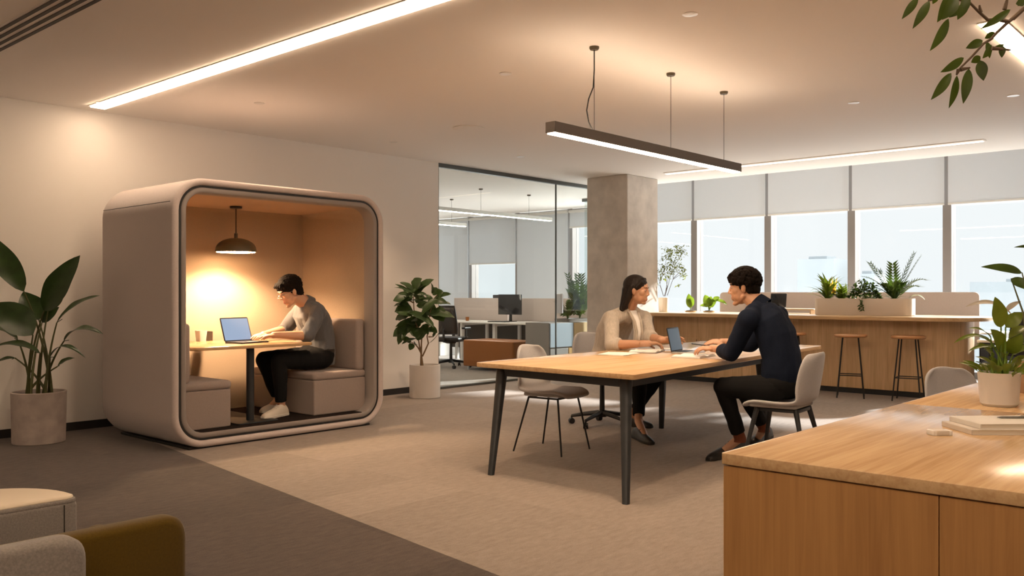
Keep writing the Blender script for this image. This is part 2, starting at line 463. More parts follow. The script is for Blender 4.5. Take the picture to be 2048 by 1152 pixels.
def bench(x0, x1, back):
    mb = MB(); mb.box((x0, .13, .135), (x1, 1.16, .455))
    b = mb.build('bench', M_bench, pod, bevel=.012, seg=3)
    mb = MB(); cushion(mb, (x0-.008, .122, .455), (x1+.008 if back > 0 else x1+.012, 1.165, .525), .028); mb.build('seat_cushion', M_bench, b)
    if back > 0:
        mb = MB(); cushion(mb, (x1-.10, .13, .52), (x1+.0, 1.165, 1.01), .03); mb.build('backrest', M_bench, b)
    else:
        mb = MB(); cushion(mb, (x0+.0, .13, .52), (x0+.10, 1.165, 1.01), .03); mb.build('backrest', M_bench, b)
bench(.35, IX1-.01, 1)
bench(IX0+.01, -.49, -1)

# table inside the pod
pt = thing('pod_table', 'small light oak table with a dark post inside the felt pod', 'table', (4.255, 7.2, .134))
mb = MB(); mb.slab([(x, y+.03) for x, y in rrect(1.20, .92, .09, 8)], .648, .676, .006); mb.build('tabletop', M_oakx, pt)
mb = MB(); mb.cyl((-.0, -.30, .012), (-.0, -.30, .648), .034, n=20); mb.build('post', M_char, pt)
mb = MB(); mb.cyl((.40, .34, .0), (.40, .34, .648), .026, n=20); mb.build('post', M_char, pt)
mb = MB(); mb.slab([(x, y) for x, y in rrect(.40, .90, .03, 4)], 0, .012, .003); mb.build('foot_plate', M_char, pt)

# pendant lamp in the pod
lp = thing('pendant_lamp', 'olive brown dome pendant lamp hanging inside the felt pod', 'lamp', (4.45, 7.46, 2.068))
M_shade = mat('olive_bronze_shade', (.10, .08, .045), .5)
mb = MB(); mb.lathe([(0, 0), (.055, 0), (.055, -.014), (.05, -.018), (0, -.018)], 24); mb.build('canopy', M_black, lp)
mb = MB(); mb.tube([(0, 0, -.018), (0, 0, -.26)], .005, 8); mb.build('cord', M_black, lp)
mb = MB(); mb.lathe([(0, -.245), (.016, -.25), (.018, -.31), (0, -.31)], 16); mb.build('cap', M_shade, lp)
prof = [(.018, -.295)]
for k in range(1, 9):
    a = PI/2*k/8
    prof.append((.018+.167*math.sin(a), -.405+.11*math.cos(a)))
prof += [(.186, -.425), (.180, -.425), (.178, -.405)] + [(.012+.164*math.sin(PI/2*k/8), -.410+.10*math.cos(PI/2*k/8)) for k in range(7, 0, -1)]
mb = MB(); mb.lathe(prof, 40); mb.build('lamp_shade', M_shade, lp)
mb = MB(); mb.lathe([(0, -.414), (.172, -.414), (.176, -.424), (.17, -.43), (0, -.43)], 40); mb.build('diffuser', emitter('pod_lamp_glow', (1, .62, .32), 34), lp)

# laptop in the pod (lid tilted back towards the left)
def laptop(name, label, loc, rotz, w=.32, d=.225, open_deg=112, screen=(.32, .42, .58), sstr=.8, shell=None):
    shell = shell or M_lapmetal
    t = thing(name, label, 'laptop', loc, rotz)
    mb = MB(); mb.slab(rrect(w, d, .012, 4), 0, .014, .003); mb.build('base', shell, t)
    mb = MB()
    for r in range(5):
        for c_ in range(12): mb.box((-w*.43+c_*w*.072, d*.40-r*.021-.017, .0135), (-w*.43+c_*w*.072+w*.062, d*.40-r*.021, .0155))
    mb.build('keyboard', M_black, t, smooth=False)
    mb = MB(); mb.slab([(x, y-d*.32) for x, y in rrect(w*.32, d*.24, .004, 3)], .0135, .0146, .0005); mb.build('touchpad', M_lapmetal, t)
    a = math.radians(open_deg)
    H = Matrix.Translation((0, d/2-.004, .012)) @ Matrix.Rotation(-(a-PI/2), 4, 'X') @ Matrix.Rotation(PI/2, 4, 'X')
    mb = MB(); mb.slab([(x, y+d/2) for x, y in rrect(w, d, .012, 4)], -.007, 0, .002, H); lid = mb.build('lid', M_black, t)
    mb = MB(); mb.slab([(x, y+d/2) for x, y in rrect(w-.018, d-.022, .004, 3)], 0, .0012, .0004, H); mb.build('screen', mat(name+'_lit_screen', (.02, .02, .02), .55, spec=.2, emit=screen, estr=sstr), lid)
    return t
M_darkshell = mat('graphite_laptop_shell', (.05, .05, .055), .4, metal=.5)
laptop('laptop', 'open laptop with a lit blue screen on the pod table', (4.36, 7.12, .8105), math.radians(10), open_deg=108, shell=M_darkshell)
cb = thing('paper_cup', 'white square paper cup on the pod table left of the laptop', 'cup', (4.21, 7.665, 0.81))
mb = MB(); mb.loft([[V((x, y, z)) for x, y in rrect(s, s, .012, 4)] for s, z in ((.070, 0), (.086, .10), (.080, .10), (.066, .006))], True, True); mb.build('cup_wall', M_paper, cb)
cb = thing('pen_pot', 'small dark square pot beside the white cup in the pod', 'pen pot', (4.301, 7.712, 0.81))
mb = MB(); mb.loft([[V((x, y, z)) for x, y in rrect(s, s, .008, 4)] for s, z in ((.074, 0), (.074, .088), (.066, .088), (.066, .01))], True, True); mb.build('pot_wall', mat('brown_black_pot', (.03, .022, .017), .5), cb)

# ================================================================== meeting table
TZ = .755
mt = thing('meeting_table', 'large oak topped meeting table with slanted black metal legs', 'table', (6.4, 3.95, 0))
cor = [(4.56, 3.08), (8.33, 3.46), (8.28, 4.72), (4.62, 4.50)]
def rounded(poly, r, n=5):
    out = []
    m = len(poly)
    for i in range(m):
        p, a, b = V((*poly[i], 0)), V((*poly[i-1], 0)), V((*poly[(i+1) % m], 0))
        p0, p1 = p+(a-p).normalized()*r, p+(b-p).normalized()*r
        for k in range(n+1):
            t = k/n
            q = p0*(1-t)**2 + p*2*t*(1-t) + p1*t*t
            out.append((q.x, q.y))
    return out
mb = MB(); mb.slab(rounded(cor, .035), TZ-.032, TZ, .003); mb.build('tabletop', M_oakx, mt, world=True)
def taper_leg(mb, top, bot, a, b):
    top, bot = V(top), V(bot)
    rings = []
    for p, s in ((bot, b), (top, a)):
        rings.append([p+V((x, y, 0)) for x, y in rrect(s, s, s*.3, 3)])
    mb.loft(rings)
mb = MB()
LT = [(4.68, 3.22), (4.74, 4.34), (7.00, 4.40), (7.02, 3.46)]
LB = [(4.39, 3.02), (4.47, 4.20), (7.06, 4.46), (7.07, 3.41)]
def bar(mb, p, q, w, h):
    p, q = V(p), V(q); d = (q-p).normalized(); s = V((-d.y, d.x, 0))*w/2; u = V((0, 0, h/2))
    mb.loft([[c-s-u, c+s-u, c+s+u, c-s+u] for c in (p, q)])
for i in range(4):
    bar(mb, (*LT[i], .690), (*LT[(i+1) % 4], .690), .05, .058)
mb.build('apron_frame', M_char, mt, world=True, bevel=.004)
for t, b in zip(LT, LB):
    mb = MB(); taper_leg(mb, (*t, .722), (*b, 0), .072, .040); mb.build('leg', M_char, mt, world=True)

# ------------------------------------------------------------------ shell chairs
M_chairgrey = mat('grey_chair_shell', (.44, .43, .44), .8, spec=.25, var=.07, vscale=(180, 180, 180), sheen=.2, bump=.08, bscale=(300, 300, 300))
def shell_chair(name, label, loc, rotz, legs, leg_m, group=None, seat_z=.45, back_top=.84):
    """front of the chair looks along local +y"""
    t = thing(name, label, 'chair', loc, rotz, group)
    P = [(.235, -.022), (.225, -.002), (.16, .006), (.05, .0), (-.08, -.002), (-.16, .012), (-.205, .05), (-.228, .11), (-.245, .19), (-.262, .28), (-.276, .35), (-.284, .39)]
    Wd = [.17, .195, .222, .235, .238, .238, .240, .240, .236, .225, .195, .13]
    s = (back_top-seat_z)/.39
    mb = MB(); rows = []
    nt = 14
    for i, ((y, z), w) in enumerate(zip(P, Wd)):
        row = []
        for k in range(nt+1):
            q = -1+2*k/nt
            bk = min(1, max(0, (z-.01)/.12))
            e = abs(q)**2.6
            row.append(V((w*q, y + bk*.075*e, seat_z + z*(s if z > 0 else 1) + (1-bk)*.028*e*(1 if i > 1 else .3))))
        rows.append(row)
    mb.loft(rows, False, False, closed=False)
    o = mb.build('seat_shell', M_chairgrey, t, angle=80)
    so = o.modifiers.new('thickness', 'SOLIDIFY'); so.thickness = .026; so.offset = -1
    sd = o.modifiers.new('round', 'SUBSURF'); sd.levels = sd.render_levels = 1
    mb = MB(); cushion(mb, (-.195, -.15, seat_z-.004), (.195, .20, seat_z+.026), .014); mb.build('seat_pad', M_greyfab, t)
    if legs == 'four':
        for sx in (-1, 1):
            for y0, y1 in ((.15, .225), (-.12, -.225)):
                mb = MB(); mb.tube([(sx*.15, y0, seat_z-.012), (sx*.215, y1, 0)], [.0085, .007], 8); mb.build('leg', leg_m, t)
        mb = MB(); mb.tube([(-.15, .15, seat_z-.018), (.15, .15, seat_z-.018), (.15, -.12, seat_z-.018), (-.15, -.12, seat_z-.018), (-.15, .15, seat_z-.018)], .008, 8); mb.build('under_frame', leg_m, t)
    elif legs == 'taper':
        for sx in (-1, 1):
            for y0, y1 in ((.15, .235), (-.13, -.235)):
                mb = MB(); mb.tube([(sx*.14, y0, seat_z-.012), (sx*.225, y1, 0)], [.020, .011], 10); mb.build('leg', leg_m, t)
        mb = MB(); mb.slab(rrect(.30, .30, .04, 4), seat_z-.034, seat_z-.010, .004); mb.build('under_frame', leg_m, t)
    else:
        swivel_base(t, seat_z-.012, leg_m)
    return t
def swivel_base(t, top, m, r=.30):
    mb = MB(); mb.cyl((0, 0, .10), (0, 0, top-.03), .026, .022, 16); mb.lathe([(0, top-.035), (.09, top-.03), (.09, top), (0, top)], 20); mb.build('gas_column', m, t)
    mb = MB(); mb.lathe([(0, .075), (.045, .08), (.04, .13), (0, .13)], 16)
    for k in range(5):
        a = 2*PI*k/5+.3
        mb.tube([(.03*math.cos(a), .03*math.sin(a), .118), (r*.6*math.cos(a), r*.6*math.sin(a), .098), (r*math.cos(a), r*math.sin(a), .075)], [.024, .020, .014], 8)
    mb.build('star_base', m, t)
    for k in range(5):
        a = 2*PI*k/5+.3
        c_ = V((r*math.cos(a), r*math.sin(a), .028)); p = V((-math.sin(a+.5), math.cos(a+.5), 0))
        mb = MB(); mb.cyl(c_-p*.022, c_-p*.006, .028, n=16); mb.cyl(c_+p*.006, c_+p*.022, .028, n=16); mb.cyl(c_-p*.006, c_+p*.006, .012, n=8); mb.cyl(c_, c_+V((0, 0, .05)), .009, n=8)
        mb.build('caster', M_black, t)
shell_chair('shell_chair', 'empty light grey shell chair with thin dark wire legs behind the oak meeting table', (5.50, 4.50, 0), PI+.12, 'four', M_black)
shell_chair('swivel_chair', 'light grey shell chair on a wheeled black star base that the woman sits on', (6.87, 5.0, 0), PI-.2, 'swivel', M_black, seat_z=.455, back_top=.88)
shell_chair('shell_chair', 'grey shell chair with dark tapered legs that the man in navy sits on', (6.07, 2.80, 0), .10, 'taper', M_char, seat_z=.45, back_top=.845)
shell_chair('shell_chair', 'grey shell chair whose back shows over the far edge of the foreground oak desk', (6.46, 1.66, 0), 2.60, 'taper', M_char, seat_z=.43, back_top=.745)

# ------------------------------------------------------------------ things on the meeting table
def sheet_stack(name, label, cat, loc, rotz, w, d, n, m=None, curl=0., thick=.0022):
    t = thing(name, label, cat, loc, rotz)
    for i in range(n):
        mb = MB(); q = .012*i
        M = Matrix.Rotation(math.radians(-4+5*i), 4, 'Z')
        rows = [[M @ V((-w/2+w*k/8, yy, thick*i+curl*abs(-1+2*k/8)**2)) for k in range(9)] for yy in (-d/2, d/2)]
        top = [[p+V((0, 0, thick*.8)) for p in r] for r in rows]
        mb.loft([rows[0]+list(reversed(top[0])), rows[1]+list(reversed(top[1]))])
        mb.build('sheet', m or M_paper, t, smooth=False)
    return t
sheet_stack('paper_sheets', 'white paper sheets at the left on the oak meeting table before the woman', 'papers', (6.03, 4.23, TZ), .25, .34, .25, 3)
# open notebook
def open_book(name, label, loc, rotz, w, d, cover):
    t = thing(name, label, 'notebook', loc, rotz)
    mb = MB(); mb.slab(rrect(w+.012, d+.012, .006, 3), 0, .004, .001); mb.build('cover', cover, t)
    for s in (-1, 1):
        mb = MB()
        xs = [s*w/2*k/10 for k in range(11)]
        zz = [.006+.012*math.sin(PI*min(1, (abs(x)/(w/2))*1.0+.06)*.86) for x in xs]
        sec = [(x, .004) for x in xs] + [(x, z+.002) for x, z in reversed(list(zip(xs, zz)))]
        mb.loft([[V((x, yy, z)) for x, z in sec] for yy in (-d/2, d/2)]); mb.build('page_block', M_paper, t, angle=30)
    return t
open_book('open_notebook', 'open notebook with white pages and a dark cover by the woman\'s hands', (6.42, 4.20, TZ), .35, .34, .23, mat('dark_brown_cover', (.05, .025, .018), .6))
sheet_stack('paper_sheets', 'single white sheet between open notebook and slim laptop on the meeting table', 'papers', (6.86, 4.36, TZ), .1, .30, .21, 1)
open_book('open_notebook', 'open notebook with cream pages under the hands of the man in navy', (6.17, 3.60, TZ), .18, .36, .23, mat('cream_cover', (.5, .46, .40), .6))
laptop('tablet_laptop', 'slim laptop with a grey screen standing between the two people at the meeting table', (6.55, 3.87, TZ), math.radians(12), w=.285, d=.205, open_deg=102, screen=(.085, .11, .13), sstr=.9)
ph = thing('smartphone', 'dark smartphone held up in the far hand of the man in navy', 'phone', (6.222, 3.566, .846), .53)
mb = MB(); mb.slab(rrect(.072, .15, .010, 4), 0, .008, .002, Matrix.Rotation(.12, 4, 'X')); mb.build('body', M_screen, ph)
sau = thing('saucer', 'small white saucer on the meeting table beyond the man in navy', 'saucer', (7.35, 4.10, TZ), 0)
mb = MB(); mb.lathe([(0, 0), (.05, 0), (.085, .014), (.084, .017), (.048, .005), (0, .005)], 28); mb.build('dish', M_wplast, sau)

# ================================================================== foreground oak desks
DZ = .75
M_panel = wood_mat('oak_panel_upright', (.36, .175, .062), (.49, .26, .095), 'z', .5)
M_shadowgap = mat('shadow_gap_black', (.02, .014, .01), .8)
dk = thing('oak_desk', 'wide oak panelled desk in the right foreground, nearest the camera', 'desk', (2.55, 1.39, 0))
mb = MB(); mb.slab(rounded([(-.0, -2.6), (1.695, -2.6), (1.695, 0), (0, 0)], .012, 3), DZ-.036, DZ, .0025); mb.build('desktop', M_oakx, dk)
mb = MB(); mb.box((.02, -2.58, DZ-.040), (1.67, -.02, DZ-.036)); mb.build('shadow_gap', M_shadowgap, dk, smooth=False)
for k in range(4):
    mb = MB(); y1 = -.006-.647*k
    mb.box((.006, y1-.644, .03), (.026, y1, DZ-.040)); mb.build('front_panel', M_panel, dk, bevel=.0015, seg=1)
for y0 in (-.026, -2.59):
    mb = MB(); mb.box((.030, y0, .03), (1.69, y0+.02, DZ-.040)); mb.build('side_panel', M_panel, dk, bevel=.0015, seg=1)
mb = MB(); mb.box((.04, -2.56, 0), (1.66, -.04, .03)); mb.build('plinth', M_base, dk)
d2 = thing('oak_desk', 'second oak desk butted behind the foreground desk, catching the window glare', 'desk', (4.25, 1.39, 0))
mb = MB(); mb.slab(rounded([(-.0, -2.6), (1.50, -2.6), (1.50, -.0), (0, 0)], .012, 3), DZ-.036, DZ, .0025); mb.build('desktop', M_oakx, d2)
for x in (.03, 1.45):
    mb = MB(); mb.box((x, -2.56, .0), (x+.024, -.03, DZ-.036)); mb.build('side_panel', M_panel, d2, bevel=.002)
mb = MB(); mb.box((.054, -1.3, .25), (1.45, -1.276, DZ-.036)); mb.build('back_panel', M_panel, d2)

# notebooks, pen and eraser
M_cov = mat('cream_notebook_cover', (.66, .60, .53), .6, var=.03, vscale=(30, 30, 30))
M_edge = mat('page_edges', (.72, .66, .56), .85, var=.12, vscale=(4, 4, 900))
def notebook(label, loc, rotz, w, d, h, cov):
    t = thing('notebook', label, 'notebook', loc, rotz)
    mb = MB(); mb.slab(rrect(w, d, .006, 3), 0, .0025, .0008); mb.build('back_cover', cov, t)
    mb = MB(); mb.box((-w/2+.004, -d/2+.003, .0025), (w/2-.004, d/2-.004, h-.0025)); mb.build('page_block', M_edge, t, smooth=False)
    mb = MB(); mb.slab(rrect(w, d, .006, 3), h-.0025, h, .0008); mb.build('front_cover', cov, t)
    mb = MB(); mb.box((-w/2-.001, -d/2+.002, .001), (-w/2+.004, d/2-.002, h-.001)); mb.build('spine', cov, t, bevel=.001)
    return t
NR = -.80
notebook('lower cream notebook in the stack of two on the foreground desk', (3.655, .845, DZ), NR-.04, .32, .225, .019, M_cov)
notebook('upper cream notebook with the pen on it on the foreground desk', (3.685, .832, DZ+.019), NR, .31, .215, .019, mat('pale_notebook_cover', (.72, .68, .62), .55))
pn = thing('pen', 'silver grey pen lying on the upper notebook', 'pen', (3.745, .810, DZ+.0425), -.86)
mb = MB(); mb.tube([(-.07, 0, 0), (-.055, 0, 0), (.05, 0, 0), (.056, 0, 0)], [.0012, .0042, .0045, .0030], 10); mb.build('barrel', mat('grey_pen_metal', (.25, .24, .23), .3, metal=.8), pn)
mb = MB(); mb.tube([(.056, 0, 0), (.064, 0, 0)], [.0026, .0024], 8); mb.box((.02, -.0012, .0035), (.054, .0012, .0062)); mb.build('clip', M_lapmetal, pn)
er = thing('eraser', 'small white block eraser at the left of the notebooks on the foreground desk', 'eraser', (3.40, .98, DZ), NR)
mb = MB(); mb.slab(rrect(.074, .05, .006, 3), 0, .017, .002); mb.build('block', M_paper, er)
mb = MB(); mb.slab(rrect(.052, .0515, .006, 3), .0004, .0178, .002); mb.build('sleeve', M_cov, er)

# ================================================================== lounge corner, bottom left
M_oliv = mat('olive_wool', (.085, .05, .004), .95, spec=.08, var=.1, vscale=(150, 150, 150), bump=.1, bscale=(260, 260, 260), sheen=.2)
M_lgrey = mat('grey_lounge_wool', (.22, .20, .185), .95, spec=.1, var=.16, vscale=(160, 160, 160), bump=.2, bscale=(260, 260, 260), sheen=.25)
M_cream = mat('cream_tabletop', (.72, .62, .48), .5)
ot = thing('lounge_table', 'low grey felt wrapped lounge table with a curved cream top', 'table', (.85, 3.68, 0))
def dshape(w, d, ins=0, n=30):
    out = [(-w/2+ins, ins), (w/2-.05, ins), (w/2-.015-ins, .012+ins)]
    for k in range(n+1):
        x = math.cos(PI*k/n)
        out.append(((w/2-ins)*x, .045+(d-.045-ins)*max(0, 1-abs(x)**3.5)**.5))
    return out
mb = MB(); mb.slab(dshape(1.30, .45), .03, .425, .02); mb.build('felt_body', M_lgrey, ot, angle=35)
mb = MB(); mb.slab(dshape(1.30, .45, .012), .425, .447, .012); mb.build('tabletop', M_cream, ot, angle=35)
mb = MB(); mb.slab(dshape(1.30, .45, .002), .412, .434, .010); mb.build('edge_piping', M_lgrey, ot, angle=35)
mb = MB(); mb.tube([(.585, -.0005, .04), (.585, -.0005, .415)], .0022, 6); mb.build('seam', M_shadowgap, ot)
for x in (-.45, .45):
    mb = MB(); mb.cyl((x, .2, 0), (x, .2, .04), .03); mb.build('foot', M_black, ot)
def lounge_chair(name, label, loc, m, w, h):
    """squared tub chair seen from behind: padded back panel, two side wings, seat"""
    t = thing(name, label, 'armchair', loc, 0)
    mb = MB()
    prof = rounded([(-w/2, .10), (w/2, .10), (w/2, h), (-w/2, h)], .07, 8)
    rings = []
    for o_, y in ((.022, 0), (.008, .008), (0, .024), (0, .066), (.008, .082), (.022, .09)):
        rings.append([V((x*(1-o_*2/w), y, .10+(z-.10)*(1-o_/h))) for x, z in prof])
    mb.loft(rings); mb.build('back_panel', m, t, angle=50)
    for s in (-1, 1):
        mb = MB(); cushion(mb, (s*(w/2-.045)-.045, .092, .10), (s*(w/2-.045)+.045, .58, h-.12), .035); mb.build('side_wing', m, t)
    mb = MB(); cushion(mb, (-w/2+.092, .092, .24), (w/2-.092, .62, .42), .04); mb.build('seat_cushion', m, t)
    for x in (-w/2+.08, w/2-.08):
        for y in (.06, .52):
            mb = MB(); mb.cyl((x, y, 0), (x, y, .12), .013, .016, 10); mb.build('leg', M_black, t)
    return t
lounge_chair('lounge_chair', 'grey wool lounge chair cut off by the bottom left corner', (.57, 2.49, 0), M_lgrey, .86, .62).rotation_euler = (0, 0, PI)
lounge_chair('lounge_chair', 'olive wool lounge chair at the bottom left, right of the grey one', (1.01, 2.52, 0), M_oliv, .67, .59)

# ================================================================== bar counter by the windows
BZ = .975
bc = thing('bar_counter', 'long pale oak bar counter with a rounded end in front of the windows', 'counter', (11.5, 5.5, 0))
def stadium(x0, x1, y0, y1, r, n=14):
    out = []
    for cx, cy, a0 in ((x1-r, y1-.02, 0), (x0+.02, y1-.02, PI/2)):
        rr = .02
        out += [(cx+r, cy+.02)] if a0 == 0 else [(11.33, y1), (11.33, 7.17), (x0, 7.17)]
    for cx, a0 in ((x0+r, PI), (x1-r, 1.5*PI)):
        for k in range(n+1):
            a = a0+PI/2*k/n
            out.append((cx+r*math.cos(a), y0+r+r*math.sin(a)))
    return out
mb = MB(); mb.slab(stadium(10.80, 12.15, 2.72, 8.1, .60), BZ-.045, BZ, .006); mb.build('worktop', M_oaky, bc, world=True)
M_barbody = wood_mat('oak_bar_cladding', (.50, .32, .165), (.70, .48, .27), 'z', .5)
mb = MB(); mb.prism(stadium(11.14, 11.95, 2.96, 8.05, .36), .07, BZ-.045); mb.build('body', M_barbody, bc, world=True, angle=30)
mb = MB(); mb.prism(stadium(11.18, 11.9, 3.0, 8.04, .34), 0, .07); mb.build('kick_plinth', M_char, bc, world=True)
for y in (5.62, 6.12, 6.62):
    mb = MB(); mb.box((11.132, y-.23, .30), (11.142, y+.23, .62)); dd = mb.build('door', M_barbody, bc, world=True, bevel=.002)
    mb = MB(); mb.tube([(11.12, y-.18, .50), (11.115, y-.18, .52), (11.115, y-.18, .58), (11.12, y-.18, .60)], .005, 6); mb.build('handle', M_char, dd, world=True)

# stools
M_stoolwood = wood_mat('warm_stool_wood', (.42, .19, .07), (.60, .31, .13), 'y', .4)
st = thing('bar_stool', 'bar stool with a round wood seat, second from the rounded end of the bar', 'stool', (10.72, 4.10, 0), .35, 'bar stools')
mb = MB(); mb.lathe([(0, .725), (.175, .725), (.19, .735), (.19, .752), (.175, .762), (0, .762)], 32); mb.build('seat', M_stoolwood, st)
for k in range(4):
    a = PI/4+PI/2*k
    mb = MB(); mb.tube([(.125*math.cos(a), .125*math.sin(a), .726), (.215*math.cos(a), .215*math.sin(a), 0)], .0085, 8); mb.build('leg', M_black, st)
mb = MB(); rr = .181
mb.tube([(rr*math.cos(PI/4+PI/2*k), rr*math.sin(PI/4+PI/2*k), .27) for k in range(5)], .0065, 8); mb.build('foot_ring', M_black, st)
dup(st, (10.82, 3.46, 0), .15, 'bar stool with a round wood seat nearest the rounded end of the bar')
dup(st, (10.72, 4.86, 0), .5, 'bar stool with a round wood seat partly hidden behind the man in navy')

# items on the bar
M_tray = wood_mat('pale_wood_tray', (.60, .44, .27), (.75, .60, .42), 'y', .5)
tr = thing('wooden_riser', 'low pale wood riser on the bar left of the planter box', 'riser', (11.75, 5.45, BZ))
mb = MB(); mb.slab(rounded([(-.16, -.52), (.16, -.52), (.16, .40), (-.16, .40)], .02, 3), .05, .07, .003); mb.build('top', M_tray, tr)
for y in (-.48, .36):
    mb = MB(); mb.box((-.15, y, 0), (.15, y+.02, .05)); mb.build('foot', M_tray, tr)
tb = thing('small_display', 'small dark display standing on the wooden riser behind the curly haired man', 'display', (11.78, 5.53, BZ+.07), 0)
Mr = Matrix.Rotation(math.radians(-10), 4, 'Y')
mb = MB(); mb.slab([(x, y+.11) for x, y in rrect(.235, .20, .008, 3)], -.008, .006, .002, Matrix.Rotation(-PI/2, 4, 'Z') @ Matrix.Rotation(math.radians(80), 4, 'X')); mb.build('screen_panel', M_screen, tb)
mb = MB(); mb.box((-.05, -.08, 0), (.08, .08, .008)); mb.build('stand', M_black, tb, bevel=.002)
# long planter box
pb = thing('planter_box', 'long white planter box standing on the bar counter', 'planter', (11.42, 4.20, BZ))
def ringz(w, d, r, z): return [V((x, y, z)) for x, y in rrect(w, d, r, 6)]
M_wplant = mat('warm_white_planter', (.70, .62, .54), .6)
mb = MB(); mb.loft([ringz(.27, 1.20, .09, 0), ringz(.28, 1.22, .09, .01), ringz(.28, 1.22, .09, .215), ringz(.26, 1.20, .08, .215), ringz(.26, 1.20, .08, .17)]); mb.build('trough', M_wplant, pb)
mb = MB(); mb.loft([ringz(.255, 1.19, .08, .17), ringz(.25, 1.18, .08, .195)]); mb.build('soil', M_soil, pb)

# workstation behind the bar
M_divider = mat('greige_screen_fabric', (.52, .44, .395), .95, spec=.1, var=.06, vscale=(150, 150, 150), sheen=.2)
wd = thing('white_workstation', 'white workstation desk between the bar and the windows', 'desk', (13.2, 5.0, 0))
mb = MB(); mb.slab([(x, y) for x, y in rrect(.80, 4.2, .02, 3)], .715, .74, .003); mb.build('desktop', M_white, wd)
for y in (-2.0, 0, 2.0):
    mb = MB(); mb.box((-.36, y-.025, 0), (.36, y+.025, .715)); mb.build('leg', M_white, wd, bevel=.004)
for y0, y1, lab in ((5.02, 6.95, 'long greige desk screen behind the curly haired man'), (3.18, 4.98, 'grey rounded desk screen showing right of the planter box')):
    t = thing('desk_screen', lab, 'desk screen', (12.74, (y0+y1)/2, 0), 0, 'desk screens behind the bar')
    w = y1-y0
    Mx = Matrix(((0, 0, 1, 0), (1, 0, 0, 0), (0, 1, 0, 0), (0, 0, 0, 1)))
    mb = MB(); mb.slab(rounded([(-w/2, .55), (w/2, .55), (w/2, 1.272), (-w/2, 1.272)], .07, 6), -.018, .018, .006, Mx); mb.build('fabric_panel', M_divider, t)
    for s in (-.8, .8):
        mb = MB(); mb.box((-.02, s*w/2-.02, 0), (.02, s*w/2+.02, .56)); mb.build('post', M_char, t)

# dark desk and office chair past the end of the bar
def office_chair(label, loc, rotz, name='office_chair'):
    t = thing(name, label, 'office chair', loc, rotz)
    swivel_base(t, .44, M_black, .32)
    mb = MB(); cushion(mb, (-.24, -.23, .44), (.24, .25, .52), .035); mb.build('seat', M_black, t)
    Mesh = mat('black_mesh_back', (.035, .033, .032), .8, var=.3, vscale=(300, 300, 300))
    mb = MB(); rows = []
    for i in range(9):
        z = .58+.46*i/8
        w = .215*(1-.35*abs(i/8-.35)**2)
        rows.append([V((w*q, -.235-.05*math.sin(PI*i/8*.9)*.4-.07*i/8+.05*q*q, z)) for q in (-1, -.6, -.2, .2, .6, 1)])
    mb.loft(rows, False, False, closed=False); b = mb.build('backrest', Mesh, t, solid=.012)
    mb = MB(); loop = [r[0] for r in rows]+[q for q in rows[-1][1:]]+[r[-1] for r in reversed(rows[:-1])]+[q for q in reversed(rows[0][:-1])]
    mb.tube(loop, .014, 8); mb.build('back_frame', M_black, b)
    mb = MB(); mb.tube([(0, -.10, .43), (0, -.27, .45), (0, -.29, .66)], .022, 8); mb.build('back_bracket', M_black, t)
    for s in (-1, 1):
        mb = MB(); mb.tube([(s*.23, 0, .47), (s*.28, 0, .50), (s*.28, .01, .66)], .014, 8); cushion(mb, (s*.28-.035, -.12, .655), (s*.28+.035, .14, .685), .012); mb.build('armrest', M_black, t)
    return t
office_chair('black office chair past the rounded end of the bar, behind the plants', (10.6, 2.30, 0), 1.2)
sd = thing('dark_cabinet', 'low dark cabinet past the rounded end of the bar', 'cabinet', (12.2, 2.35, 0))
mb = MB(); mb.box((-.4, -.75, 0), (.4, .60, .66)); mb.build('carcass', M_char, sd, bevel=.006)
for y0 in (-.74, -.07):
    mb = MB(); mb.box((-.415, y0, .03), (-.401, y0+.65, .64)); dd = mb.build('door', mat('blue_grey_door', (.06, .075, .10), .5), sd, bevel=.003)
    mb = MB(); mb.box((-.43, y0+.30, .54), (-.414, y0+.36, .555)); mb.build('handle', M_lapmetal, dd)
mb = MB(); mb.box((-.42, -.76, .66), (.42, .62, .69)); mb.build('top', M_white, sd, bevel=.003)

# ================================================================== inner office behind the glass
M_rust = mat('rust_orange_upholstery', (.30, .105, .028), .9, spec=.15, sheen=.2, var=.06, vscale=(100, 100, 100))
ob = thing('rust_ottoman', 'rust orange block ottoman behind the glass partition', 'ottoman', (10.66, 9.80, 0))
mb = MB(); cushion(mb, (-.32, -.56, .06), (.32, .56, .49), .02); mb.build('upholstered_block', M_rust, ob)
for x in (-.26, .26):
    for y in (-.48, .48):
        mb = MB(); mb.cyl((x, y, 0), (x, y, .07), .016, n=10); mb.build('foot', M_lapmetal, ob)
ds = thing('white_desk', 'long white desk with white legs behind the glass partition', 'desk', (11.6, 10.4, 0))
mb = MB(); mb.slab(rounded([(-.42, -1.26), (.42, -1.26), (.42, 1.9), (-.42, 1.9)], .06, 5), .725, .75, .004); mb.build('desktop', M_white, ds)
for y in (-1.0, .1, .9, 1.7):
    mb = MB(); mb.box((-.36, y-.03, 0), (-.30, y+.03, .725)); mb.box((.30, y-.03, 0), (.36, y+.03, .725)); mb.box((-.3, y-.02, .68), (.3, y+.02, .725)); mb.build('leg', M_white, ds, bevel=.004)
mb = MB(); mb.box((.34, -1.1, .22), (.36, 1.85, .70)); mb.build('modesty_panel', mat('dark_grey_panel', (.06, .055, .05), .7), ds)
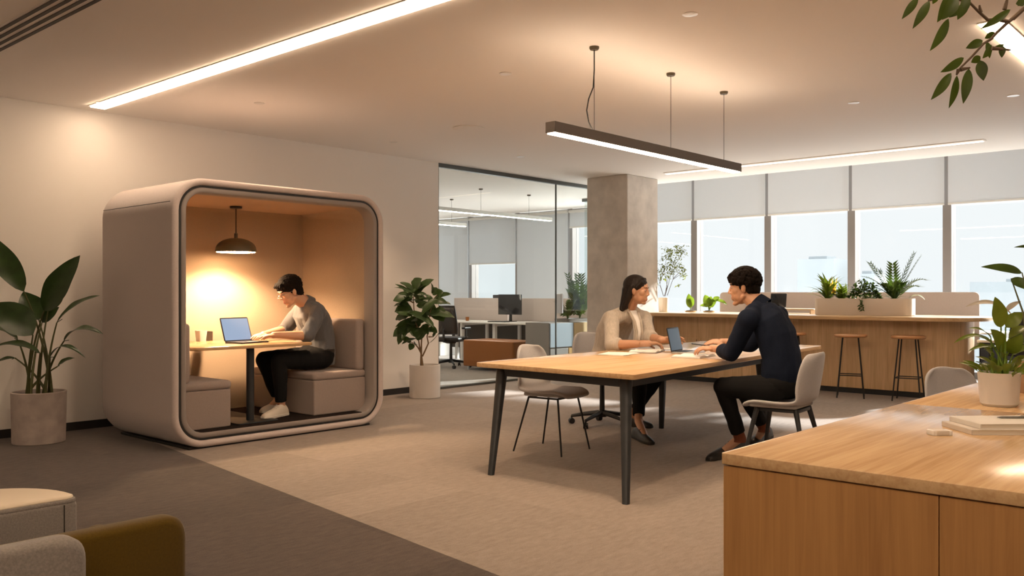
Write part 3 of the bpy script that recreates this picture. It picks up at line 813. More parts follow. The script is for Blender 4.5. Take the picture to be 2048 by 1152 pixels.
for y0, y1, lab in ((8.95, 10.88, 'greige desk screen behind the large monitor'), (10.9, 12.3, 'greige desk screen at the left end behind the glass')):
    t = thing('desk_screen', lab, 'desk screen', (12.06, (y0+y1)/2, 0), 0, 'desk screens behind the glass partition')
    mb = MB(); w = y1-y0; mb.slab(rounded([(-w/2, .5), (w/2, .5), (w/2, 1.165), (-w/2, 1.165)], .015, 3), -.018, .018, .004, Mx); mb.build('fabric_panel', M_divider, t)
    for s in (-.8, .8):
        mb = MB(); mb.box((-.02, s*w/2-.02, 0), (.02, s*w/2+.02, .51)); mb.build('post', M_char, t)
def monitor(label, loc, rotz, w=.50, h=.36):
    t = thing('monitor', label, 'monitor', loc, rotz)
    mb = MB(); mb.slab([(x, y) for x, y in rrect(w, h, .008, 3)], -.012, .012, .003, Matrix(((0, 0, 1, 0), (1, 0, 0, 0), (0, 1, 0, .125+h/2), (0, 0, 0, 1)))); s = mb.build('display', M_screen, t)
    mb = MB(); mb.tube([(.02, 0, .008), (.025, 0, .16)], [.028, .022], 10); mb.build('neck', M_black, t)
    mb = MB(); mb.slab(rrect(.17, .22, .03, 4), 0, .010, .003); mb.build('foot', M_black, t)
    return t
monitor('large black desktop monitor on the white desk behind the glass', (11.72, 10.55, .75), .12)
mo = monitor('small grey monitor top showing over the far desk screen', (12.55, 11.55, .74), .1, .34, .36)
d3 = thing('far_desk', 'white desk behind the desk screens in the inner office', 'desk', (12.62, 11.45, 0))
mb = MB(); mb.box((-.40, -1.6, .715), (.40, 1.6, .74)); mb.build('desktop', M_white, d3, bevel=.003)
for y in (-1.5, 1.5):
    mb = MB(); mb.box((-.36, y-.03, 0), (.36, y+.03, .715)); mb.build('leg', M_white, d3, bevel=.003)
kb = thing('keyboard', 'dark keyboard in front of the large monitor behind the glass', 'keyboard', (11.42, 10.55, .75), .1)
mb = MB(); mb.slab(rrect(.13, .40, .01, 3), 0, .014, .003); mb.build('keyboard_body', M_black, kb)
mb = MB()
for r_ in range(4):
    for c_ in range(13): mb.box((-.055+.027*r_, -.19+.029*c_, .0135), (-.033+.027*r_, -.167+.029*c_, .018))
mb.build('keys', M_char, kb, smooth=False)
for i, (x, y, w, d, lab) in enumerate([(11.45, 9.9, .22, .30, 'loose white sheets right of the keyboard behind the glass'), (11.5, 11.15, .20, .26, 'loose white sheets left of the monitor behind the glass')]):
    sheet_stack('paper_sheets', lab, 'papers', (x, y, .75), .3, w, d, 3, thick=.004)
fo = sheet_stack('paper_folder', 'tan paper folder near the right end of the white desk behind the glass', 'folder', (11.42, 9.5, .75), .15, .24, .33, 2, mat('tan_folder', (.55, .36, .17), .7), thick=.006)
for x, y, lab, m_ in ((11.6, 9.38, 'dark small cup at the right end of the desk behind the glass', M_black), (11.55, 11.45, 'small brown cup at the left of the desk behind the glass', M_rust)):
    t = thing('desk_cup', lab, 'cup', (x, y, .75)); mb = MB(); mb.lathe([(0, 0), (.03, 0), (.036, .07), (.032, .07), (.027, .006), (0, .006)], 18); mb.build('cup_body', m_, t)
office_chair('black mesh office chair behind the glass partition, beside the small potted tree', (10.48, 10.78, 0), -PI/2+.35)

# storage cubes with a planter on top
M_blue = mat('pale_blue_front', (.32, .38, .45), .6)
M_ochre = mat('ochre_front', (.58, .33, .09), .6)
M_pale = mat('pale_oak_front', (.66, .45, .22), .6)
M_grey = mat('warm_grey_front', (.27, .24, .22), .6)
su = thing('storage_unit', 'low storage unit with blue, ochre and grey fronts left of the column', 'storage unit', (11.02, 8.80, 0))
mb = MB(); mb.box((-.55, -.18, .03), (.78, .30, .80)); mb.build('carcass', M_grey, su, bevel=.004)
for x0, x1, z0, z1, m_ in ((-.54, .03, .42, .79, M_blue), (.05, .76, .42, .79, M_pale), (-.54, -.10, .05, .40, M_grey), (-.08, .40, .05, .40, M_ochre), (.42, .76, .05, .40, M_grey)):
    mb = MB(); mb.box((x0, -.20, z0), (x1, -.181, z1)); mb.build('door', m_, su, bevel=.003)
tp = thing('planter_trough', 'grey trough of ferns set on the storage unit', 'planter', (11.36, 8.82, .80))
mb = MB(); mb.loft([ringz(.70, .28, .04, 0), ringz(.72, .30, .04, .05), ringz(.69, .27, .03, .05), ringz(.68, .26, .03, .03)]); mb.build('trough', M_grey, tp)
mb = MB(); mb.loft([ringz(.68, .26, .03, .03), ringz(.67, .25, .03, .04)]); mb.build('soil', M_soil, tp)

# ================================================================== plants
def leafmat(name, c, c2=None, trans=.25, rough=.4):
    m = mat(name, c, rough, spec=.4, var=.3, vscale=(14, 14, 14))
    p = m.node_tree.nodes['Principled BSDF']
    N, L = m.node_tree.nodes, m.node_tree.links
    tr = N.new('ShaderNodeBsdfTranslucent'); tr.inputs[0].default_value = (c[0]*1.6, c[1]*1.5, c[2]*.9, 1)
    mx = N.new('ShaderNodeMixShader'); mx.inputs[0].default_value = trans
    o = N['Material Output']
    L.new(p.outputs[0], mx.inputs[1]); L.new(tr.outputs[0], mx.inputs[2]); L.new(mx.outputs[0], o.inputs[0])
    return m
G_dark = leafmat('deep_green_leaf', (.020, .042, .010), trans=.15, rough=.32)
G_mid = leafmat('mid_green_leaf', (.055, .10, .018))
G_fig = leafmat('fig_green_leaf', (.040, .075, .022), trans=.2)
G_fresh = leafmat('fresh_green_leaf', (.16, .26, .030), trans=.35)
G_pale = leafmat('sage_green_leaf', (.16, .20, .055), trans=.4)
G_glossy = leafmat('glossy_green_leaf', (.115, .165, .020), trans=.3, rough=.3)
M_stem = mat('green_brown_stem', (.07, .075, .022), .6)
M_bark = mat('tan_bark', (.22, .14, .075), .85, var=.25, vscale=(40, 40, 12))
M_twig = mat('brown_twig', (.10, .065, .04), .8)

def pot_round(t, r, h, m, taper=.0, soil=.04, wall=.018, foot=0.006):
    mb = MB(); rb = r*(1-taper)
    mb.lathe([(0, 0), (rb-foot, 0), (rb, foot), (r, h-.004), (r-.004, h), (r-wall+.003, h), (r-wall, h-.004), (r-wall-.004, h-soil-.01), (0, h-soil-.012)], 40)
    p = mb.build('pot', m, t)
    mb = MB(); rings = []
    for q in (1., .75, .5, .25, .02):
        rings.append([V((q*(r-wall-.002)*math.cos(2*PI*i/24), q*(r-wall-.002)*math.sin(2*PI*i/24), h-soil+.010*noise.noise(V((i*.9, q*5, r*40))))) for i in range(24)])
    mb.loft(rings, cap0=False); mb.build('soil', M_soil, t)
    return p
def arc(p, q, sag=(0, 0, 0), n=7):
    p, q, s = V(p), V(q), V(sag)
    return [p.lerp(q, i/n)+s*(4*(i/n)*(1-i/n)) for i in range(n+1)]

# --- big-leaved plant at the left wall
t = thing('potted_plant', 'large broad leaved plant in a grey cement pot at the far left wall', 'potted plant', (2.904, 7.973, 0.0))
pot_round(t, .212, .43, M_potgrey, .04)
B0 = V(t.location)+V((0, 0, .37))
spec = [((2.788, 7.977, 1.273), (2.588, 8.35, 1.785), 0.2), ((2.861, 7.747, 1.112), (3.017, 7.422, 1.565), 0.215), ((3.012, 7.877, 1.01), (3.277, 7.656, 1.239), 0.125), ((2.971, 7.624, 0.864), (3.142, 7.283, 0.926), 0.11), ((2.742, 7.654, 0.921), (2.509, 7.839, 1.18), 0.26), ((2.93, 8.044, 1.03), (2.858, 8.199, 1.269), 0.2), ((2.755, 8.015, 0.867), (2.558, 8.084, 0.975), 0.12), ((2.761, 7.558, 0.779), (2.479, 7.723, 0.833), 0.105), ((2.854, 7.604, 0.739), (3.004, 7.286, 0.739), 0.062), ((3.015, 7.874, 0.637), (3.135, 7.815, 0.705), 0.075), ((2.775, 8.142, 0.709), (2.634, 8.3, 0.629), 0.08), ((3.001, 8.039, 1.105), (3.125, 7.976, 1.329), 0.12), ((3.006, 8.184, 1.003), (3.125, 8.126, 1.137), 0.1)]
mbS = MB(); 
for i, (b, tip, w) in enumerate(spec):
    b, tip = V(b), V(tip)
    a = B0+V((.10*math.cos(i*2.4), .10*math.sin(i*2.4), 0))
    mid = V((a.x*.8+b.x*.2, a.y*.8+b.y*.2, a.z*.45+b.z*.55))
    path = [a*(1-u_)**2+mid*(2*u_*(1-u_))+b*u_*u_ for u_ in [k/10 for k in range(11)]]
    mbS.tube(path, [.014-.0085*k/10 for k in range(11)], 8)
    mb = MB(); dr = [.03, .04, .10, .20, .08, .02, .15, .16, .28, .12, .1, .03, .1][i]
    mb.leaf(b, tip, w, up=(-.35, -.75, .55) if i in (0, 1, 4, 5, 11, 12) else (-.2, -.3, .93), droop=dr, fold=.22, n=14, shape=.8, wave=.02, fat=.8)
    mb.tube([b.lerp(tip, k/8)+V((0, 0, 0)) for k in range(2)], .003, 5)
    mb.build('leaf', G_dark, t, world=True, angle=80)
mbS.build('stems', M_stem, t, world=True)

rnd0 = random.Random(9)
# --- fiddle leaf tree by the pod
t = thing('potted_tree', 'small broad leaved tree in a white cylinder pot between pod and glass partition', 'potted plant', (7.27, 7.93, 0))
pot_round(t, .186, .395, M_wplast, .0)
T0 = V((7.27, 7.93, .35))
Dp = 10.6
mb = MB()
trunks = [[(7.188, 7.892, 0.383), (7.184, 7.897, 0.468), (7.182, 7.899, 0.539)], [(7.182, 7.899, 0.539), (7.157, 7.927, 0.606), (7.125, 7.962, 0.656), (7.103, 7.988, 0.668)], [(7.184, 7.897, 0.531), (7.184, 7.897, 0.656), (7.188, 7.892, 0.75), (7.165, 7.918, 0.812), (7.136, 7.95, 0.906), (7.125, 7.962, 1.031), (7.121, 7.967, 1.187), (7.125, 7.962, 1.297)], [(7.182, 7.899, 0.523), (7.167, 7.915, 0.64), (7.159, 7.925, 0.719), (7.149, 7.935, 0.843), (7.092, 7.999, 0.906)], [(7.192, 7.887, 0.5), (7.217, 7.86, 0.578), (7.24, 7.834, 0.656), (7.23, 7.846, 0.734), (7.24, 7.834, 0.843), (7.248, 7.825, 0.984), (7.275, 7.796, 1.172), (7.311, 7.755, 1.242)], [(7.248, 7.825, 0.984), (7.311, 7.755, 0.984)], [(7.125, 7.962, 1.14), (7.061, 8.034, 1.187)], [(7.125, 7.962, 1.0), (7.009, 8.092, 1.031)], [(7.24, 7.834, 0.734), (7.28, 7.79, 0.734)]]
for L in trunks:
    r0 = .022 if L is trunks[0] else .010
    mb.tube(L, [r0*(1-.55*k/(len(L)-1)) for k in range(len(L))], 8)
mb.build('trunk', M_bark, t, world=True)
fig = [((7.092, 7.924, 1.289), (7.12, 7.818, 1.432), 0.215), ((7.121, 7.967, 1.294), (6.995, 8.077, 1.387), 0.077), ((7.058, 7.887, 1.247), (6.877, 7.97, 1.253), 0.068), ((7.085, 7.933, 1.211), (6.891, 8.074, 1.165), 0.17), ((7.054, 7.892, 1.033), (6.851, 7.999, 1.035), 0.237), ((7.162, 7.996, 1.247), (7.266, 7.895, 1.247), 0.063), ((7.199, 8.03, 1.171), (7.318, 7.957, 1.186), 0.136), ((7.343, 7.869, 1.163), (7.307, 7.969, 1.242), 0.057), ((7.303, 7.764, 1.237), (7.254, 7.789, 1.325), 0.136), ((7.307, 7.759, 1.237), (7.344, 7.688, 1.281), 0.113), ((7.245, 7.753, 1.16), (7.32, 7.595, 1.142), 0.102), ((7.206, 7.722, 1.142), (7.074, 7.749, 1.05), 0.158), ((7.203, 7.696, 1.072), (7.216, 7.543, 0.928), 0.181), ((7.308, 7.878, 0.982), (7.301, 7.928, 1.115), 0.158), ((7.067, 7.878, 0.909), (6.931, 7.909, 0.912), 0.136), ((7.031, 7.843, 0.957), (7.041, 7.667, 0.945), 0.215), ((7.058, 7.887, 0.878), (6.957, 7.881, 0.789), 0.09), ((7.038, 7.835, 0.849), (6.979, 7.735, 0.732), 0.158), ((7.064, 7.956, 0.853), (6.891, 8.074, 0.739), 0.17), ((7.103, 7.988, 0.668), (6.995, 8.077, 0.72), 0.086), ((7.079, 7.938, 0.659), (7.023, 7.926, 0.581), 0.077), ((7.131, 7.88, 0.814), (7.17, 7.762, 0.832), 0.136), ((7.172, 7.76, 0.847), (7.187, 7.623, 0.789), 0.09), ((7.183, 7.973, 0.826), (7.143, 8.033, 0.983), 0.158), ((7.129, 7.809, 0.909), (7.044, 7.783, 1.02), 0.158), ((7.317, 7.898, 0.871), (7.291, 7.987, 0.775), 0.113), ((7.275, 7.796, 0.734), (7.297, 7.74, 0.805), 0.068)]
mb = MB()
for i, (b, tip, w) in enumerate(fig):
    mb.leaf(b, tip, w, up=(-.55+.3*math.sin(i), -.5+.3*math.cos(i*1.7), .6), droop=.06+.05*math.sin(i*2.1), fold=.22, n=9, shape=.62, wave=.03, fat=.75)
for i in range(34):
    p = V(fig[i % len(fig)][0])+V((rnd0.uniform(-.08, .08), rnd0.uniform(-.08, .08), rnd0.uniform(-.08, .08))); q = V(fig[i % len(fig)][1])+V((rnd0.uniform(-.12, .12), rnd0.uniform(-.12, .12), rnd0.uniform(-.10, .08)))
    mb.leaf(p, q, fig[i % len(fig)][2]*.8, up=(rnd0.gauss(-.3, .5), rnd0.gauss(-.3, .5), .7), droop=.08, fold=.22, n=8, shape=.62, wave=.03, fat=.75)
mb.build('foliage', G_fig, t, world=True, angle=80)

# --- generic tuft makers
def frond(mb, base, tip, sag, n, lw, ll, up=(0, 0, 1)):
    """pinnate frond with leaflets on both sides"""
    pth = arc(base, tip, sag, 12)
    mb.tube(pth, [.004-.003*k/12 for k in range(13)], 5)
    for k in range(2, 13):
        p = pth[k]; d = (pth[k]-pth[k-1]).normalized(); s = d.cross(V(up)); 
        if s.length < .05: s = d.cross(V((1, 0, 0)))
        s.normalize(); q = ll*(1-.65*abs(k/12-.45))
        for sg in (-1, 1):
            mb.leaf(p, p+(s*sg*.8+d*.75).normalized()*q, lw, up=s.cross(d), droop=-.08, fold=.15, n=4)
def tuft(mb, c, n, L, w, rnd, tilt=(.3, 1.2), droop=.15, n_seg=6, flat=1.0):
    for i in range(n):
        a = 2*PI*i*.618+rnd.uniform(-.3, .3); e = rnd.uniform(*tilt)
        l = L*rnd.uniform(.65, 1.05)
        d = V((math.cos(a)*math.cos(e), math.sin(a)*math.cos(e), math.sin(e)*flat))
        b = V(c)+V((math.cos(a), math.sin(a), 0))*.015
        mb.leaf(b, b+d*l, w*rnd.uniform(.7, 1.1), up=(0, 0, 1) if e < 1.2 else (1, 0, .3), droop=droop*rnd.uniform(.4, 1.3), fold=.25, n=n_seg, fat=.9)

# ferns on the storage unit
rnd = random.Random(3)
t = thing('fern', 'tall arching fern in the grey trough, touching the concrete column', 'plant', (11.50, 8.82, .835))
mb = MB()
for i in range(20):
    a = rnd.uniform(0, 2*PI); r = rnd.uniform(.08, .34); h = rnd.uniform(.18, .78)
    frond(mb, (11.50, 8.82, .835), (11.50+r*math.cos(a), 8.82+r*.7*math.sin(a), .835+h), (0, 0, .05), 12, .034, .15)
mb.build('fronds', G_mid, t, world=True, angle=80)
t = thing('fern', 'low spreading fern at the left end of the grey trough behind the glass', 'plant', (11.18, 8.82, .835))
mb = MB()
for i in range(12):
    a = rnd.uniform(0, 2*PI); r = rnd.uniform(.12, .34); h = rnd.uniform(.08, .32)
    frond(mb, (11.18, 8.82, .835), (11.18+r*math.cos(a), 8.82+r*.6*math.sin(a), .835+h), (0, 0, .08), 12, .032, .12)
mb.build('fronds', G_mid, t, world=True, angle=80)

# --- thin airy tree on the bar
loc = (11.62, 7.303, 0.975)
t = thing('potted_tree', 'delicate thin stemmed leafy tree in a small cream pot on the bar beside the column', 'potted plant', loc)
pot_round(t, .078, .215, mat('cream_ribbed_pot', (.66, .58, .48), .7, var=.08, vscale=(40, 40, 8)), .08, .02, .01)
dt = 13.528
tw = [[(11.425, 7.179, 1.211), (11.392, 7.217, 1.366), (11.344, 7.27, 1.405)], [(11.425, 7.179, 1.211), (11.388, 7.221, 1.4), (11.358, 7.254, 1.577)], [(11.432, 7.171, 1.211), (11.462, 7.138, 1.355), (11.432, 7.171, 1.633), (11.462, 7.138, 1.821), (11.477, 7.122, 1.932)], [(11.44, 7.163, 1.211), (11.477, 7.122, 1.411), (11.521, 7.072, 1.688), (11.551, 7.039, 1.799), (11.573, 7.014, 1.932)], [(11.462, 7.138, 1.222), (11.521, 7.072, 1.477), (11.536, 7.056, 1.666), (11.603, 6.981, 1.832), (11.647, 6.932, 1.888)], [(11.521, 7.072, 1.477), (11.603, 6.981, 1.599), (11.64, 6.94, 1.599)], [(11.358, 7.254, 1.577), (11.299, 7.32, 1.743), (11.247, 7.378, 1.888)], [(11.388, 7.221, 1.4), (11.432, 7.171, 1.633), (11.403, 7.204, 1.666)], [(11.447, 7.155, 1.289), (11.462, 7.138, 1.422), (11.499, 7.097, 1.655)], [(11.521, 7.072, 1.466), (11.58, 7.006, 1.527), (11.64, 6.94, 1.511)]]
mb = MB()
for L in tw: mb.tube(L, [.0045-.003*k/(len(L)-1) for k in range(len(L))], 6)
mb.build('twigs', M_twig, t, world=True)
cl = [((11.286, 7.41, 1.873), 0.061), ((11.277, 7.345, 1.766), 0.055), ((11.284, 7.336, 1.699), 0.039), ((11.541, 7.2, 1.915), 0.067), ((11.413, 7.043, 1.861), 0.067), ((11.602, 7.057, 1.923), 0.055), ((11.618, 6.965, 1.888), 0.067), ((11.682, 7.042, 1.836), 0.061), ((11.369, 7.093, 1.806), 0.061), ((11.499, 7.097, 1.766), 0.044), ((11.565, 7.099, 1.69), 0.078), ((11.419, 7.111, 1.642), 0.078), ((11.418, 7.188, 1.655), 0.067), ((11.653, 7.075, 1.669), 0.067), ((11.618, 6.965, 1.61), 0.055), ((11.351, 7.262, 1.588), 0.055), ((11.496, 7.25, 1.557), 0.039), ((11.449, 7.002, 1.586), 0.05), ((11.625, 6.956, 1.516), 0.044), ((11.351, 7.262, 1.743), 0.033), ((11.403, 7.204, 1.766), 0.028), ((11.573, 7.014, 1.377), 0.022), ((11.344, 7.27, 1.4), 0.022), ((11.548, 7.192, 1.49), 0.033), ((11.499, 7.097, 1.555), 0.033), ((11.403, 7.204, 1.466), 0.028)]
mb = MB()
for c0, r in cl:
    for k in range(max(8, int(r*620))):
        p = V(c0)+V((rnd.gauss(0, r*.6), rnd.gauss(0, r*.6), rnd.gauss(0, r*.5)))
        d = V((rnd.gauss(0, 1), rnd.gauss(0, 1), rnd.gauss(-.2, .6))).normalized()
        mb.leaf(p, p+d*rnd.uniform(.03, .052), .024, up=(rnd.gauss(0, .5), rnd.gauss(0, .5), 1), droop=.05, fold=.15, n=3)
mb.build('foliage', G_pale, t, world=True, angle=80)

# --- lettuce-like seedlings on the bar
def seedling(label, loc, lv, m=G_fresh, dishw=None):
    t = thing('small_plant', label, 'plant', loc)
    mb = MB(); mb.lathe([(0, 0), (.075, 0), (.09, .018), (.084, .018), (.07, .008), (0, .008)], 24); mb.build('saucer', M_tray, t)
    mb = MB(); mb.lathe([(.07, .008), (.06, .024), (0, .03)], 20); mb.build('soil', M_soil, t)
    mb = MB()
    for b, tip, w, dr in lv:
        mb.tube(arc((0, 0, .02), V(b)-V(loc), (0, 0, .02), 4), .006, 6); mb.leaf(V(b)-V(loc), V(tip)-V(loc), w, up=(-.8, -.45, .4), droop=dr, fold=.3, n=8, shape=.7, wave=.03, fat=.8)
    mb.build('leaves', m, t, angle=80); return t
seedling('upright narrow leafed seedling on the bar, left of the wider bright green one', (11.7, 6.88, 0.975),
   [((11.519, 6.775, 1.037), (11.501, 6.795, 1.25), 0.11, 0.12), ((11.516, 6.779, 1.048), (11.541, 6.75, 1.201), 0.09, -0.1), ((11.519, 6.775, 1.081), (11.49, 6.807, 1.19), 0.08, 0.1)])
seedling('bright green broad leafed seedling on the bar behind the laptop', (11.7, 6.569, 0.975),
   [((11.523, 6.471, 1.062), (11.483, 6.515, 1.234), 0.128, 0.06), ((11.523, 6.471, 1.062), (11.544, 6.447, 1.213), 0.096, 0.0), ((11.527, 6.467, 1.073), (11.591, 6.395, 1.159), 0.104, 0.08), ((11.562, 6.427, 1.137), (11.627, 6.355, 1.202), 0.08, 0.1), ((11.584, 6.403, 1.159), (11.699, 6.275, 1.083), 0.048, 0.3), ((11.512, 6.483, 1.062), (11.433, 6.571, 1.073), 0.056, 0.3), ((11.527, 6.467, 1.062), (11.577, 6.411, 1.094), 0.072, 0.1)])

# --- plants in the planter box (each its own thing)
PBc = V((11.42, 4.20, BZ+.19))
t = thing('planter_plant', 'bushy yellow green spiky plant at the left end of the planter box', 'plant', (11.42, 4.62, BZ+.19), 0, None)
mb = MB(); tuft(mb, (0, 0.05, 0), 50, .36, .045, rnd, (.2, 1.4), .25); tuft(mb, (0, -.14, 0), 44, .25, .05, rnd, (.1, 1.3), .25); mb.build('foliage', G_glossy, t, angle=80)
mb = MB(); 
for a in (-.25, .1, .35): mb.leaf((.0, -.04, .06), (-.02, -.04+a*.2, .33-abs(a)*.1), .04, up=(-1, 0, .2), droop=.05, n=6, fold=.4)
mb.build('yellow_bract', leafmat('yellow_bract', (.55, .38, .08), trans=.35), t, angle=80)
t = thing('planter_plant', 'dark small leaved bush trailing over the middle of the planter box', 'plant', (11.40, 4.18, BZ+.19))
mb = MB()
for k in range(430):
    u_, v_ = rnd.uniform(0, 2*PI), rnd.uniform(0, 1)
    p = V((.12*math.cos(u_)*math.sqrt(v_), .21*math.sin(u_)*math.sqrt(v_), .25*(1-v_**1.6)*rnd.uniform(.4, 1.0)))
    d = V((rnd.gauss(0, 1), rnd.gauss(0, 1), rnd.gauss(.2, .6))).normalized()
    mb.leaf(p, p+d*rnd.uniform(.04, .07), .036, up=(rnd.gauss(0, .4), rnd.gauss(0, .4), 1), droop=.1, fold=.2, n=4)
for k in range(14):
    p = V((-.15+rnd.uniform(-.005, .005), -.02+rnd.uniform(-.02, .02), .01-.01*k)); d = V((-.4, rnd.gauss(0, .8), -.8)).normalized()
    mb.leaf(p, p+d*.045, .024, up=(-1, 0, .3), droop=.1, fold=.2, n=4)
mb.build('foliage', leafmat('dark_bush_leaf', (.045, .075, .016), trans=.25), t, angle=80)
mb = MB(); mb.tube([(-.06, -.02, .02), (-.147, -.02, .035), (-.152, -.02, -.12)], .003, 6); mb.build('runner', M_stem, t)
t = thing('planter_plant', 'feathery palm like plant at the right end of the planter box', 'plant', (11.42, 3.82, BZ+.19))
mb = MB()
for dy, dz, dx, sg in ((.30, .46, .05, .02), (.34, .30, -.05, .06), (.16, .36, 0, .01), (.02, .44, 0, .0), (-.22, .56, .0, .03), (-.27, .52, .06, .02), (-.36, .26, -.02, .08), (-.30, .18, -.08, .06), (.24, .16, -.1, .05), (.10, .2, -.12, .04), (-.12, .22, -.12, .05), (.05, .22, .12, .05)):
    frond(mb, (0, 0, 0), (dx, dy, dz), (0, 0, sg), 12, .032, .15)
tuft(mb, (0, .0, 0), 24, .2, .035, rnd, (.3, 1.4), .15)
mb.build('fronds', G_mid, t, angle=80)
t = thing('planter_plant', 'single pale broad leaf drooping over the right rim of the planter box', 'plant', (11.46, 3.66, BZ+.19))
mb = MB(); mb.tube(arc((0, 0, 0), (.0, -.03, .05), (0, 0, .02), 4), .003, 5); mb.leaf((0, -.03, .05), (-.03, -.20, .01), .07, up=(0, 0, 1), droop=.2, fold=.15, n=8, fat=.8); mb.build('leaf', leafmat('pale_grey_green_leaf', (.34, .40, .30), trans=.3), t, angle=80)

# --- white pot with glossy leaves on the foreground desk
t = thing('potted_plant', 'glossy green plant in a white pot on the foreground oak desk', 'potted plant', (4.45, 1.03, DZ))
mb = MB()
mb.lathe([(0, 0), (.066, 0), (.078, .012), (.088, .145), (.0875, .152), (.080, .152), (.078, .145), (.076, .125), (0, .125)], 40); mb.build('pot', M_wplast, t)
mb = MB(); mb.lathe([(.0765, .126), (.04, .132), (0, .135)], 24); mb.build('soil', M_soil, t)
gl = [((4.571, 1.05, 1.1), (4.514, 1.062, 1.242), 0.074, 0.03, 1), ((4.54, 1.085, 1.05), (4.433, 1.151, 1.097), 0.042, 0.12, 0), ((4.521, 1.084, 1.042), (4.332, 1.19, 1.031), 0.034, 0.14, 0), ((4.56, 1.04, 0.991), (4.445, 1.063, 1.095), 0.08, 0.05, 1), ((4.546, 1.056, 1.0), (4.378, 1.139, 0.996), 0.035, 0.1, 0), ((4.579, 1.086, 1.023), (4.549, 1.172, 1.063), 0.034, 0.1, 0), ((4.579, 1.086, 0.98), (4.56, 1.159, 1.021), 0.042, 0.1, 0), ((4.602, 1.038, 1.1), (4.653, 0.981, 1.168), 0.063, 0.12, 1), ((4.584, 1.023, 0.983), (4.562, 0.962, 1.07), 0.068, 0.08, 1), ((4.647, 1.033, 1.047), (4.789, 0.979, 1.096), 0.051, 0.12, 0), ((4.608, 1.009, 0.974), (4.63, 0.932, 1.01), 0.059, 0.12, 0), ((4.522, 1.073, 0.967), (4.402, 1.081, 1.006), 0.034, 0.05, 0), ((4.546, 1.056, 0.916), (4.438, 1.071, 0.971), 0.034, 0.05, 1), ((4.562, 1.029, 0.916), (4.451, 1.026, 0.997), 0.038, 0.05, 1), ((4.596, 0.999, 0.916), (4.529, 0.97, 0.971), 0.042, 0.05, 1), ((4.602, 1.038, 0.998), (4.602, 1.038, 1.032), 0.042, 0.05, 1), ((4.601, 1.084, 0.919), (4.615, 1.173, 0.957), 0.03, 0.1, 0), ((4.619, 1.019, 0.93), (4.698, 0.931, 0.947), 0.051, 0.15, 0)]
mbs = MB(); mb = MB(); mb2 = MB()
for i, (b, tip, w, dr, k) in enumerate(gl):
    b, tip = V(b), V(tip)
    a = V((4.45+.03*math.cos(i*2.4), 1.03+.03*math.sin(i*2.4), DZ+.125))
    mbs.tube([a, a.lerp(b, .5)+V((0, 0, .02)), b], [.005, .0045, .0035], 7)
    mb.leaf(b, tip, w, up=(-.75, -.45, .45) if k else (-.35, -.2, .9), droop=dr, fold=.22, n=11, shape=.8, wave=.015, fat=.8)
for i in range(22):
    a = V((4.45+.04*math.cos(i*2.4), 1.03+.04*math.sin(i*2.4), DZ+.13)); e = .25+.5*((i*7) % 5)/5
    d = V((math.cos(i*2.4)*math.cos(e), math.sin(i*2.4)*math.cos(e), math.sin(e)))
    b = a+d*.05; mbs.tube([a, b], [.004, .003], 6); mb.leaf(b, b+d*(.07+.03*((i*3) % 4)/4), .036, up=(-.3, -.2, .9), droop=.12, fold=.22, n=8, shape=.8, fat=.8)
mbs.build('stems', G_fresh, t, world=True); mb.build('foliage', G_glossy, t, world=True, angle=80)
# --- second pot behind, mostly outside the frame
t = thing('potted_plant', 'broad leaved plant in a terracotta pot at the right edge, behind the white pot', 'potted plant', (5.15, 1.02, DZ))
pot_round(t, .10, .17, mat('pale_terracotta', (.42, .27, .17), .8, var=.1, vscale=(20, 20, 20)), .15, .02, .012)
bl = [((5.33, 1.124, 1.368), (5.108, 1.268, 1.397), 0.051, 0.08, 0), ((5.292, 1.167, 1.337), (5.277, 1.079, 1.275), 0.059, 0.1, 0), ((5.416, 1.073, 1.505), (5.335, 1.164, 1.505), 0.02, 0.1, 0), ((5.292, 1.167, 1.144), (5.053, 1.328, 1.188), 0.061, 0.15, 1), ((5.306, 1.197, 1.158), (5.362, 1.134, 1.216), 0.039, 0.1, 1), ((5.364, 1.131, 0.997), (5.416, 1.073, 1.056), 0.068, 0.1, 0), ((5.418, 1.116, 0.936), (5.437, 1.2, 1.081), 0.059, 0.05, 0), ((5.39, 1.102, 0.958), (5.456, 1.029, 1.105), 0.078, 0.1, 0)]
mbs = MB(); mb = MB(); mb2 = MB()
for i, (b, tip, w, dr, k) in enumerate(bl):
    b, tip = V(b), V(tip)
    a = V((5.15+.03*math.cos(i*2.4), 1.02+.03*math.sin(i*2.4), DZ+.145))
    mbs.tube([a, V((a.x*.6+b.x*.4, a.y*.6+b.y*.4, a.z*.4+b.z*.6)), b], [.006, .005, .003], 7)
    (mb2 if k else mb).leaf(b, tip, w, up=(-.8, -.4, .35) if i < 3 else (-.3, -.25, .9), droop=dr, fold=.2, n=11, shape=.8, wave=.01, fat=.8)
mbs.build('stems', M_stem, t, world=True); mb.build('foliage', G_mid, t, world=True, angle=80)
mb2.build('sheen_leaves', leafmat('leaf_painted_sheen', (.42, .40, .36), trans=.3), t, world=True, angle=80)  # whitish colour stands in for light reflected off these leaves

